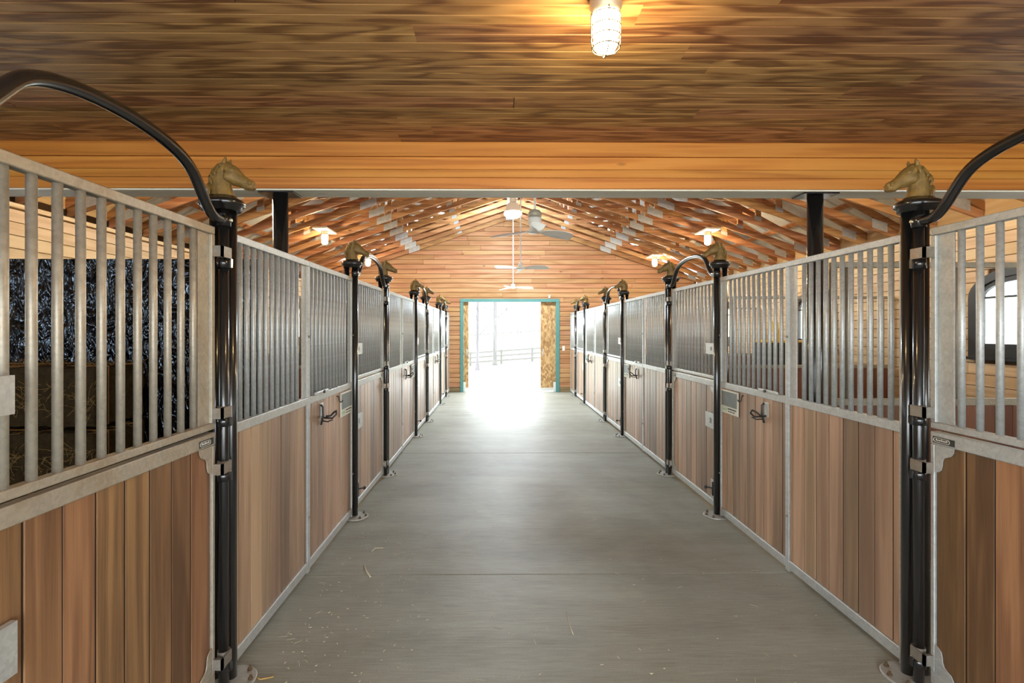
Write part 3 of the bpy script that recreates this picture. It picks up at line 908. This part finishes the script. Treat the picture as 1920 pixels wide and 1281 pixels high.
def post(s, y, hinged, idx):
    kind = 'hinge' if hinged else 'latch'
    t = thing('stall_post', '%s black horse head post from the camera in the %s row, door %s side' % (ORD[idx], ROW[s], kind), 'post', (face(s, 0), y, 0), 'black posts with horse heads')
    top = 2.405
    def lx(l): return -s*l
    put('post_tube', crod(0.029, top-0.014, 'black', 20), t, (lx(0.012), 0, 0.014))
    put('post_tube', crod(0.027, top-0.014, 'black', 20), t, (lx(-0.068), 0.0, 0.014))
    if hinged:
        put('hinge_tube', crod(0.024, top-0.014, 'black', 20), t, (lx(0.012), -0.068, 0.014))
        for z in (2.108, 1.325, 1.055, 0.116):
            m = MB(); m.sleeve((lx(0.012), -0.068, z), 0.0243, 0.033, -0.024, 0.0225)
            X0, X1 = sorted((lx(0.03), lx(0.052)))
            m.box(X0, X1, -0.068-0.008, -0.068+0.008, z-0.022, z+0.020)
            m.build('hinge_collar', 'black', t)
    m = MB()
    yo = -0.03 if hinged else 0.0
    e, w = 0.022, (0.080 if hinged else 0.068)
    m.lathe([(w-0.014, top-0.032), (w-0.010, top-0.032), (w-0.008, top-0.014), (w+0.000, top-0.010), (w+0.006, top-0.004), (w+0.0085, top+0.006), (w+0.006, top+0.016), (w-0.001, top+0.023), (w-0.012, top+0.028), (w-0.024, top+0.034), (w-0.034, top+0.044), (0.012, top+0.052)], (lx(-0.018), yo, 0), 40, 1.0, 1.0, e)
    m.build('post_cap', 'black', t)
    put('horse_head', HORSE, t, (lx(-0.012), yo, top+0.050), (0, 0, 0 if s < 0 else PI)).scale = (0.92, 1.0, 0.98)
    # band that clamps the door arch
    for sgn in ((-1,) if hinged else (1,)):
        m = MB(); yb = sgn*0.068 if hinged else 0.0
        m.sleeve((lx(0.012), yb, 0), 0.0245 if hinged else 0.0295, 0.033, 2.29, 2.35)
        m.build('clamp_band', 'black', t)
        m = MB(); m.tube([(lx(0.040), yb, 2.32), (lx(0.053), yb, 2.32)], [0.011, 0.007], 12)
        m.build('clamp_bolt', 'bolt', t)
    m = MB(); m.lathe([(0.112, 0.0), (0.114, 0.003), (0.114, 0.011), (0.111, 0.014)], (lx(0.03), -0.02, 0), 32)
    m.build('base_plate', 'plate', t)
    for q in range(3):
        m = MB(); an = PI*(0.2+0.3*q)
        cx, cy = lx(0.03+0.09*math.sin(an)), -0.02-0.09*math.cos(an)
        m.lathe([(0.012, 0.0142), (0.012, 0.022), (0.006, 0.0225), (0.006, 0.034), (0.003, 0.035)], (cx, cy, 0), 6)
        m.build('anchor_bolt', 'rusty', t)
    return t

def door_arch(s, y0, y1, idx):
    """black swan-neck tube from post to post over a door"""
    t = None
    w = (y1-y0)/2; yc = (y0+y1)/2
    half = [(1.0, 2.320), (0.955, 2.320), (0.90, 2.323), (0.85, 2.345), (0.80, 2.375), (0.75, 2.412), (0.70, 2.450), (0.65, 2.482), (0.59, 2.507), (0.50, 2.530), (0.36, 2.551), (0.18, 2.564)]
    pts = [(0, -u*w, z) for u, z in half]+[(0, 0, 2.568)]+[(0, u*w, z) for u, z in reversed(half)]
    # smooth
    for it in range(2):
        q = [pts[0]]
        for a, b in zip(pts[:-1], pts[1:]):
            a, b = Vector(a), Vector(b)
            q += [tuple(a*0.75+b*0.25), tuple(a*0.25+b*0.75)]
        q.append(pts[-1]); pts = q
    o = MB().tube(pts, 0.0245, 14).build('door_arch', 'black', None, (face(s, 0.012), yc, 0))
    tag(o, '%s black swan-neck arch tube over a door from the camera, %s row' % (ORD[idx], ROW[s]), 'arch', 'black arches over the doors')

P1Y, P2Y = 2.63, 4.925
for s in (-1, 1):
    pi_ = 0
    for k in range(4):
        y0 = P1Y+D*k
        post(s, y0, True, pi_); pi_ += 1
        if k < 3: post(s, P2Y+D*k, False, pi_); pi_ += 1
    pn = 0
    for k in range(3):
        half_panel(s, 2.681+D*k, 3.7545+D*k, False, pn, True); pn += 1
        half_panel(s, 3.7555+D*k, 4.884+D*k, True, pn, True); pn += 1
    half_panel(s, 2.681+D*3, Y_END-0.012, False, pn, True)
    for k in range(4):
        hy = P1Y-0.068+D*k
        door_pair(s, 1.255+D*k, 2.505+D*k, k, k > 0, hy)
        door_arch(s, 1.205+0.0345+D*k, hy-0.0345, k)

# ---- signs, hooks and bridle brackets on the second half panels
def sign(s, y, idx):
    lab = '%s white bordered slate sign from the camera in the %s row' % (ORD[idx], ROW[s])
    t = thing('stall_sign', lab, 'sign', (face(s, 0.0005), y, 1.012), 'slate stall signs', 0 if s < 0 else PI)
    bx('board', 'cream', t, -0.006, 0.006, -0.165, 0.165, 0, 0.212, 0.002)
    bx('slate_panel', 'slate', t, 0.0063, 0.0085, -0.150, 0.150, 0.066, 0.200, 0.0005)
    m = MB(); m.box(0.0062, 0.0075, -0.140, -0.045, 0.014, 0.018); m.box(0.0062, 0.0075, -0.140, -0.045, 0.052, 0.056)
    m.box(0.0062, 0.0075, -0.140, -0.136, 0.018, 0.052); m.box(0.0062, 0.0075, -0.049, -0.045, 0.018, 0.052)
    for k in range(5): m.box(0.0062, 0.0075, -0.128+k*0.016, -0.118+k*0.016, 0.024+0.004*(k % 2), 0.044)
    m.build('printed_logo', 'logo', t)
    m = MB(); r = random.Random(5)
    yy = -0.028
    while yy < 0.135:
        w = r.uniform(0.007, 0.012); m.box(0.0062, 0.0072, yy, yy+w, 0.040, 0.040+r.choice([0.011, 0.014])); yy += w+0.002
    yy = -0.020
    for grp in (3, 3, 4):
        for _ in range(grp): m.box(0.0062, 0.0072, yy, yy+0.008, 0.018, 0.029); yy += 0.011
        yy += 0.012
    m.build('lettering', 'ink', t)
def hook(s, y, idx):
    t = MB()
    t.tube([(0.0, 0, 0.045), (0.010, 0, 0.045), (0.016, 0, 0.03), (0.018, 0, 0.008), (0.028, 0, -0.006), (0.042, 0, -0.004), (0.050, 0, 0.010)], 0.005, 8)
    t.lathe([(0.010, -0.004), (0.010, 0.004)], (0.004, 0, 0.045), 10)
    o = t.build('coat_hook', 'black_matt', None, (face(s, -0.008), y, 1.165), (0, 0, 0 if s < 0 else PI))
    tag(o, '%s small black hook beside a slate sign, %s row' % (ORD[idx], ROW[s]), 'hook', 'small hooks beside signs')
def bracket(s, y, idx):
    t = thing('bridle_bracket', '%s black looped bridle bracket from the camera in the %s row' % (ORD[idx], ROW[s]), 'bracket', (face(s, -0.0085), y, 1.07), 'bridle brackets', 0 if s < 0 else PI)
    bx('back_plate', 'galv_clean', t, -0.001, 0.004, -0.032, 0.032, 0.02, 0.135, 0.002)
    m = MB()
    m.tube([(0.004, 0, 0.03), (0.03, -0.01, 0.02), (0.09, -0.02, 0.02), (0.12, -0.02, 0.05), (0.115, 0.0, 0.075), (0.09, 0.02, 0.06), (0.06, 0.03, 0.03), (0.03, 0.01, 0.03)], 0.007, 8)
    m.tube([(0.004, -0.03, 0.125), (0.02, -0.034, 0.11), (0.022, -0.034, 0.04), (0.012, -0.03, 0.0), (0.006, -0.03, -0.03)], 0.008, 8)
    m.tube([(0.012, -0.03, 0.0), (0.06, -0.035, -0.005), (0.10, -0.04, 0.012)], 0.005, 8)
    m.build('hook_loop', 'black_matt', t)
def slide_latch(s, y, idx):
    t = thing('feed_latch', '%s pale sliding feed door latch on the rail, %s row' % (ORD[idx], ROW[s]), 'latch', (face(s, -0.004), y, Z_MID1), 'feed door latches')
    bx('latch_body', 'galv_clean', t, 0.0, -s*0.022, -0.15, 0.12, 0.0005, 0.022, 0.004)
    m = MB(); m.cyl((-s*0.0225, 0.0, 0.011), (-s*0.034, 0.0, 0.011), 0.012, 10); m.build('latch_knob', 'black_matt', t)
for s in (-1, 1):
    for k in range(3):
        y = 4.675+D*k
        sign(s, y, k); hook(s, y-0.24, k); bracket(s, 4.05+D*k, k)
        slide_latch(s, 4.02+D*k, k)

# ---- partitions between the stalls
def partition(s, y, idx):
    x0, x1 = (XR+0.10, WR-0.03) if s > 0 else (WL+0.03, XL-0.10)
    if idx == 0:
        if s > 0: x0 = 2.315+0.135
        else: x1 = -1.555-0.135
    xc = (x0+x1)/2; w = (x1-x0)/2
    t = thing('stall_partition', ('%s barred partition across the %s stalls from the camera' % (ORD[idx], ROW[s])) if idx < 3 else ('%s partition across the %s stalls beside the camera' % ('added light-blocking plank' if s < 0 else 'barred', ROW[s])), 'partition', (xc, y, 0), 'stall partitions')
    def R(nm, a, b, z0, z1, mat): return bx(nm, mat, t, a, b, -0.02, 0.02, z0, z1, 0.003)
    R('top_rail', -w, w, 2.235, 2.275, 'part_steel')
    R('middle_rail', -w+0.0405, w-0.0405, 1.225, 1.275, 'part_steel')
    R('bottom_rail', -w+0.0405, w-0.0405, 0.03, 0.09, 'part_steel')
    R('stile', -w, -w+0.04, 0, 2.2345, 'part_steel'); R('stile', w-0.04, w, 0, 2.2345, 'part_steel')
    solid = (idx == 3 and s < 0)  # left partition beside the camera is added, closed to darken the hay stall
    me = crod(0.0135, 2.235-1.275, 'part_steel', 10)
    nb = int((2*w-0.08)/0.157)
    for k in range(0 if solid else nb): put('bar', me, t, (-w+0.04+(k+0.5)*(2*w-0.08)/nb, 0, 1.275))
    if solid: bx('light_block_panel', 'part_plank', t, -w+0.041, w-0.041, -0.012, 0.012, 1.2755, 2.2345, 0.002)
    npl = 25; pw = (2*w-0.082)/npl
    for k in range(npl): put('plank', cbox(round(pw-0.003, 3), 0.026, 1.134, 'part_plank', 0.003), t, (-w+0.041+(k+0.5)*pw, 0, 0.0905+0.567))
for s in (-1, 1):
    for k in range(3): partition(s, 3.7545+D*k, k)
    partition(s, 0.03, 3)

# ---- black plastic sheet over the first left partition
m = MB(); vs = []; fs = []; nx, nz = 260, 150
import mathutils.noise as mn
for j in range(nz+1):
    for i in range(nx+1):
        x = -4.99+(i/nx)*(4.99-1.70); z = 0.10+(j/nz)*2.185
        q = mn.noise(Vector((x*1.6+z*0.5, z*0.7, 3.1)))*0.035
        q += (0.30-abs(mn.noise(Vector((x*4.0+z*1.8, z*1.5-x*0.6, 8.0)))))*0.050
        q += (0.30-abs(mn.noise(Vector((x*9.0+z*3.5+5*q, z*4.0, 1.0)))))*0.020
        f = min(1.0, (nz-j)/10.0+0.15)
        vs.append((x, 3.688+min(0.035, q*f*0.9), z))
for j in range(nz):
    for i in range(nx):
        a = j*(nx+1)+i; fs.append((a, a+1, a+nx+2, a+nx+1))
m.add(vs, fs, True)
o = m.build('plastic_sheet', 'tarp')
tag(o, 'crinkled glossy black plastic sheet hung over the left stall partition', 'tarp')

# ---- hay bales in the near left stall
def bale(x, y, z, lab, seed):
    r = random.Random(seed)
    t = thing('hay_bale', lab, 'hay bale', (x, y, z), 'stacked hay bales')
    L, W, H = 0.98, 0.46, 0.375
    b = MB(); nx, ny, nz = 20, 10, 8
    bm = bmesh.new()
    bmesh.ops.create_cube(bm, size=1.0)
    bmesh.ops.subdivide_edges(bm, edges=bm.edges[:], cuts=11, use_grid_fill=True)
    for v in bm.verts:
        p = Vector((v.co.x*L, v.co.y*W, (v.co.z+0.5)*H))
        k = mn.noise(Vector((p.x*9+seed, p.y*9, p.z*9)))*0.016+mn.noise(Vector((p.x*30+seed, p.y*30, p.z*30)))*0.008
        n = Vector((v.co.x, v.co.y, v.co.z))
        ed = max(0, abs(v.co.x)*2-0.9)+max(0, abs(v.co.y)*2-0.9)+max(0, abs(v.co.z)*2-0.9)
        p -= n.normalized()*(0.012+0.06*max(0, ed-0.1)-k)
        p.z = max(0.002, min(H-0.002, p.z))
        v.co = p
    me = bpy.data.meshes.new('bale_body'); bm.to_mesh(me); bm.free()
    me.materials.append(M['bale'])
    put('bale_body', me, t)
    m = MB()
    for yy in (-0.12, 0.12):
        m.tube([(-L/2-0.004, yy, 0.01), (L/2+0.004, yy, 0.01), (L/2+0.004, yy, H-0.008), (-L/2-0.004, yy, H-0.008), (-L/2-0.004, yy, 0.01)], 0.003, 5, False)
    m.build('twine', 'twine', t)
    m = MB()
    for k in range(420):
        if r.random() < 0.45:
            p = Vector((r.uniform(-L/2, L/2), r.uniform(-W/2, W/2), H-0.01))
            d = Vector((r.uniform(-1, 1), r.uniform(-1, 1), r.uniform(-0.05, 0.05 if seed < 43 else 0.35)))
        else:
            p = Vector((r.uniform(-L/2, L/2), -W/2+0.012, r.uniform(0.10, H-0.10)))
            d = Vector((r.uniform(-1, 1), r.uniform(-0.3, 0.05), r.uniform(-1, 1)))
        d = d.normalized()*r.uniform(0.03, 0.10)
        m.tube([p, p+d*0.5+Vector((0, 0, r.uniform(-.006, .006))), p+d], 0.0013, 3, False)
    so = m.build('loose_straw', 'straw', t); so['kind'] = 'stuff'
for k in range(4):
    bale(-2.89, 3.32, 0.003+0.395*k, '%s hay bale up in the stack behind the barred door' % ORD[k], 40+k)

# ---- things seen beyond the right stalls
t = thing('storage_trunk', 'black storage trunk with yellow edges in the right tack stall', 'trunk', (5.02, 9.15, 0.0))
bx('stand', 'part_plank', t, -0.36, 0.36, -0.25, 0.25, 0.0, 1.12, 0.004)
bx('body', 'trunkblack', t, -0.34, 0.34, -0.24, 0.24, 1.1505, 1.56, 0.01)
bx('lower_edge', 'yellow', t, -0.35, 0.35, -0.245, 0.245, 1.1205, 1.15, 0.004)
bx('lid', 'yellow', t, -0.35, 0.35, -0.25, 0.25, 1.5605, 1.60, 0.008)
m = MB()
for k in range(9):
    an = 2*PI*k/9
    m.tube([(0.02*math.cos(an), 0.02*math.sin(an), 0.0), (0.05*math.cos(an), 0.05*math.sin(an), 0.16), (0.09*math.cos(an+0.3), 0.09*math.sin(an+0.3), 0.30+0.05*(k % 3))], [0.012, 0.018, 0.008], 7)
o = m.build('ribbon_bunch', 'yellow', None, (4.98, 9.10, 1.6005))
tag(o, 'bright yellow ribbon bunch standing on the black trunk', 'ribbon')
m = MB(); m.lathe([(0.045, 0.0), (0.055, 0.02), (0.055, 0.16), (0.03, 0.20), (0.018, 0.22), (0.018, 0.26)], (0, 0, 0), 18)
o = m.build('leather_bottle', 'brown', None, (5.22, 9.10, 1.6005))
tag(o, 'dark brown bottle beside the yellow ribbons on the trunk', 'bottle')

# ---- lamps
def jar_lamp(name, lab, loc, r, L, glass, group, mount=None, cat='lamp'):
    t = thing(name, lab, cat, loc, group)
    if mount == 'board':
        bx('mounting_board', 'pale_block', t, -0.13, 0.13, -0.30, 0.30, 0.0, 0.03, 0.003)
    m = MB(); m.lathe([(r*1.05, -0.0005), (r*1.12, -0.01), (r*1.12, -0.045), (r*0.98, -0.06), (r*0.95, -0.075)], (0, 0, 0), 24)
    m.build('lamp_base', 'lamp_metal', t)
    g = MB(); z0 = -0.0755
    g.lathe([(r*0.86, z0), (r*0.90, z0-0.01), (r*0.88, z0-L*0.5), (r*0.80, z0-L*0.78), (r*0.6, z0-L*0.92), (r*0.25, z0-L*0.99), (0.003, z0-L)], (0, 0, 0), 24)
    g.build('glass_jar', glass, t)
    c = MB(); w = r*0.022+0.0012
    for k, zz in enumerate((0.06, 0.34, 0.60, 0.86)):
        c.ring((0, 0, z0-L*zz), r*(1.02 if zz < 0.8 else 0.95), w, 2, 28, 6)
    for k in range(4):
        an = PI*k/2+PI/2
        ca, sa = math.cos(an), math.sin(an)
        c.tube([(r*1.02*ca, r*1.02*sa, z0+0.004), (r*1.02*ca, r*1.02*sa, z0-L*0.7), (r*0.95*ca, r*0.95*sa, z0-L*0.86), (r*0.6*ca, r*0.6*sa, z0-L*1.0), (0, 0, z0-L*1.04)], w, 6)
    c.build('wire_cage', 'cage', t)
    return t
jar_lamp('jar_lamp', 'caged glass jar lamp glowing on the brown plank ceiling', (0.432, 2.03, CEIL), 0.057, 0.155, 'front_glass', None)
for k, (yk, nm) in enumerate(((5.48, 'hidden'), (9.20, 'nearer'), (12.92, 'farther'))):
    yk = min(TY, key=lambda q: abs(q-yk))+0.325
    for s in (-1, 1):
        d = 3.60
        if k == 0:
            lab = 'glowing jar lamp on the %s trusses behind the beam' % ROW[s]
        else:
            lab = '%s glowing jar lamp under the roof trusses above the %s stalls' % (nm, ROW[s])
        jar_lamp('truss_lamp', lab, (XC+s*d, yk, zb(d)-0.078), 0.062, 0.17, 'warm_glass', 'jar lamps under the trusses', 'board')

# bay lamp at the ridge
t = thing('bay_lamp', 'dazzling white dome lamp hanging under the roof ridge', 'lamp', (XC, 11.95, 4.88)); t.scale = (1.1, 1.1, 1.08)
MB().lathe([(0.07, 0.06), (0.075, 0.05), (0.075, -0.10), (0.06, -0.12)], (0, 0, 0), 20).build('ballast_box', 'white', t)
MB().lathe([(0.06, -0.1205), (0.10, -0.14), (0.145, -0.20), (0.17, -0.30), (0.185, -0.33), (0.178, -0.335)], (0, 0, 0), 28).build('dome_shade', 'white', t)
MB().lathe([(0.180, -0.3355), (0.188, -0.36), (0.17, -0.40), (0.12, -0.44), (0.05, -0.455), (0.004, -0.458)], (0, 0, 0), 28).build('lens', 'bay_glass', t)

# ---- ceiling fans
def fan(y, lab, rz, big, x=0.437, H=2.90):
    t = thing('ceiling_fan', lab, 'fan', (x, y, H), 'three ceiling fans over the aisle', rz)
    top = BAP+0.05-H
    put('downrod', crod(0.012, top-0.08, 'fan', 12), t, (0, 0, 0.08))
    MB().lathe([(0.014, top-0.07), (0.04, top-0.06), (0.055, top-0.01), (0.055, top)], (0, 0, 0), 18).build('canopy', 'fan', t)
    if big:
        MB().lathe([(0.070, 0.16), (0.080, 0.19), (0.076, 0.215), (0.055, 0.245), (0.014, 0.26)], (0, 0, 0), 24).build('motor_cap', 'fan_grey', t)
        MB().lathe([(0.060, 0.03), (0.066, 0.06), (0.079, 0.1595)], (0, 0, 0), 24).build('motor_housing', 'fan', t)
    else:
        MB().lathe([(0.050, 0.02), (0.052, 0.07), (0.044, 0.095), (0.014, 0.105)], (0, 0, 0), 20).build('motor_housing', 'fan', t)
    MB().lathe([(0.02, -0.022), (0.075, -0.012), (0.100, 0.006), (0.095, 0.016), (0.06, 0.022)], (0, 0, 0), 28).build('hub', 'fan', t)
    # blade outline: root to swept tip, pitched
    vs = []; fs = []
    xs = [0.085, 0.16, 0.26, 0.38, 0.50, 0.545]
    wl = [0.018, 0.045, 0.062, 0.070, 0.072, 0.075]
    wr = [0.018, 0.045, 0.062, 0.066, 0.050, 0.0]
    for i, x0 in enumerate(xs):
        for q, yy in enumerate((wl[i], wr[i]*-1)):
            z = 0.008-yy*0.42-0.02*(x0-0.085)
            vs += [(x0, yy, z+0.003), (x0, yy, z-0.003)]
    for i in range(len(xs)-1):
        a = i*4; b = a+4
        fs += [(a, b, b+2, a+2), (a+1, a+3, b+3, b+1), (a, a+1, b+1, b), (a+2, b+2, b+3, a+3)]
    fs += [(0, 2, 3, 1), (len(vs)-4, len(vs)-3, len(vs)-1, len(vs)-2)]
    bl = MB().add(vs, fs).mesh('fan_blade', 'fan')
    for k in range(3): put('blade', bl, t, (0, 0, 0), (0, 0, 2*PI*k/3))
fan(5.87, 'ceiling fan with a tall motor housing closest to the beam', math.radians(30), True, 0.437, 2.90)
fan(9.35, 'middle white ceiling fan on a long thin rod', math.radians(90), False)
fan(13.55, 'lowest looking white ceiling fan just above the barn doorway', math.radians(5), False)

# ---- small wall fittings
o = bx('light_switch', 'white', None, 1.90, 1.975, Y_END-0.016, Y_END-0.005, 1.19, 1.33, 0.003)
tag(o, 'white light switch plate on cedar wall beside the teal frame', 'switch')
o = bx('wall_sensor', 'white', None, 1.50, 1.55, Y_END-0.04, Y_END-0.005, 2.71, 2.80, 0.004)
tag(o, 'small white sensor on cedar wall above the teal frame', 'sensor')

# ---- straw and chaff on the floor
m = MB(); r = random.Random(9)
for k in range(330):
    yy = 2.3+abs(r.gauss(0, 1.9)); xx = r.uniform(XL+0.12, XR-0.12)
    if r.random() < 0.6: xx = XL+0.12+abs(r.gauss(0, 0.6))
    if xx > XR-0.12 or yy > 10: continue
    an = r.uniform(0, PI); ln = r.choice([0.003, 0.004, 0.005, 0.006, 0.006, 0.008, 0.010, 0.025]); rr = 0.0010 if ln > 0.015 else 0.0018
    d = Vector((math.cos(an), math.sin(an), 0))*ln
    p = Vector((xx, yy, rr+0.0005))
    m.tube([p-d, p+Vector((r.uniform(-1, 1), r.uniform(-1, 1), 0))*ln*0.15, p+d], rr, 4)
so = m.build('straw_litter', 'straw_pale')
stuff(so, 'scattered straw bits and chaff on the concrete floor', 'straw')
def stalk(pts, lab, mat='straw_pale', rr=0.0035):
    c = sum((Vector(p) for p in pts), Vector())/len(pts)
    o = MB().tube([(p[0]-c.x, p[1]-c.y, p[2]) for p in pts], rr, 6).build('straw_stalk', mat, None, (c.x, c.y, 0))
    tag(o, lab, 'straw')
def fl(px, py, h=0.004):
    z = CAMH*F/(py-VPY); return ((px-VPX)*z/F, z, h)
stalk([fl(683, 1061), fl(687, 1070), fl(695, 1082)], 'pale thick straw stalk lying across the nearest floor joint', rr=0.006)
stalk([fl(698, 1034), fl(704, 1028), fl(719, 1028)], 'bent thin straw just past the nearest floor joint')
stalk([fl(478, 1265), fl(490, 1273), fl(515, 1268)], 'curved straw wisp by the near base plate of the left row', 'straw', 0.004)
stalk([fl(1062, 1150), fl(1068, 1175), fl(1075, 1192)], 'long thin straw lying mid aisle close to the camera', rr=0.003)

# ================================================================== OUTSIDE
def ray_pt(px, d):
    x = (px-VPX)/F*d
    return x, d, ground_h(x, d)
def tree_mesh(seed, height, r0, depth, spread, bare_to=0.35):
    rnd = random.Random(seed); tr = MB(); br = MB()
    def limb(p, d, L, r, lev, mb):
        pts = [p]; rad = [r]; q = p.copy(); dd = d.copy()
        n = 4
        for i in range(n):
            dd = (dd+Vector((rnd.uniform(-1, 1), rnd.uniform(-1, 1), rnd.uniform(-.3, .6)))*0.14).normalized()
            q = q+dd*L/n; pts.append(q.copy()); rad.append(r*(1-0.8*(i+1)/n)+0.004)
        mb.tube(pts, rad, 5 if lev > 1 else 6, False)
        if lev >= depth: return
        for i in range(2+rnd.randint(0, 2)):
            j = rnd.randint(1, n)
            a = rnd.uniform(0, 2*PI)
            nd = (dd+Vector((math.cos(a), math.sin(a), rnd.uniform(-.1, .5)))*spread).normalized()
            limb(pts[j], nd, L*rnd.uniform(0.5, 0.7), rad[j]*0.7, lev+1, mb)
    pts = [Vector((0, 0, -0.3)), Vector((0, 0, 0.12)), Vector((0, 0, 0.5)), Vector((0.02, 0, height*0.5)), Vector((0.06, 0.02, height))]
    rad = [r0*1.9, r0*1.55, r0*1.1, r0*0.85, r0*0.3]
    tr.tube(pts, rad, 10, True)
    for i in range(11):
        h = height*(bare_to+(1-bare_to)*i/11)
        a = rnd.uniform(0, 2*PI)
        d = Vector((math.cos(a), math.sin(a), rnd.uniform(0.15, 0.7))).normalized()
        limb(Vector((0.03*h/height, 0, h)), d, height*0.34*(1.15-i/14), r0*0.34, 1, br)
    return tr.mesh('trunk', 'bark'), br.mesh('branches', 'bark')
def tree(px, d, meshes, lab, rz=0, sc_=1.0, group=None):
    x, y, z = ray_pt(px, d)
    t = thing('bare_tree', lab, 'tree', (x, y, z), group, rz)
    t.scale = (sc_, sc_, sc_)
    put('trunk', meshes[0], t); put('branches', meshes[1], t)
TA = tree_mesh(1, 13.0, 0.16, 3, 0.9, 0.30)
TB = tree_mesh(2, 9.0, 0.10, 3, 0.8, 0.25)
tree(928, 44.0, TA, 'tallest bare grey trunk centred in the barn doorway')
tree(895, 34.0, TB, 'slender forked bare tree beside the big doorway trunk', 1.0)
rnd = random.Random(77)
for k in range(20):
    px = 858+k*9.2+rnd.uniform(-3, 3)
    tree(px, 112+17*(k % 4)+rnd.uniform(-2, 2), TB if k % 2 else TA, 'leafless tree in the faint distant wood beyond the fields', rnd.uniform(0, 6), rnd.uniform(0.42, 0.55), 'distant leafless trees')

def fence(name, lab, d, pxs, hs, railz, slope=0.0):
    x0, y0, z0 = ray_pt(pxs[0], d); x1, _, z1 = ray_pt(pxs[-1], d)
    t = thing(name, lab, 'fence', ((x0+x1)/2, d, 0))
    cx = (x0+x1)/2
    for px in pxs:
        x, y, z = ray_pt(px, d)
        bx('fence_post', 'fence', t, x-cx-0.10, x-cx+0.10, -0.07, 0.07, z-0.3, z+hs, 0.01)
    for rz_ in railz:
        m = MB()
        m.prism([(x0-cx-3, z0+rz_-0.085-3*0.07), (x1-cx+3, z1+rz_-0.085+3*0.07), (x1-cx+3, z1+rz_+0.085+3*0.07), (x0-cx-3, z0+rz_+0.085-3*0.07)], -0.11, -0.071, 1)
        m.build('fence_rail', 'fence', t)
fence('rail_fence', 'grey three rail wooden fence beyond the doorway trees', 46.5, [824, 882, 940, 998, 1056], 1.35, (0.35, 0.78, 1.20))
fence('paddock_fence', 'faint single rail paddock fence behind the three rail fence', 92.0, [840+17*i for i in range(14)], 1.5, (1.42,))
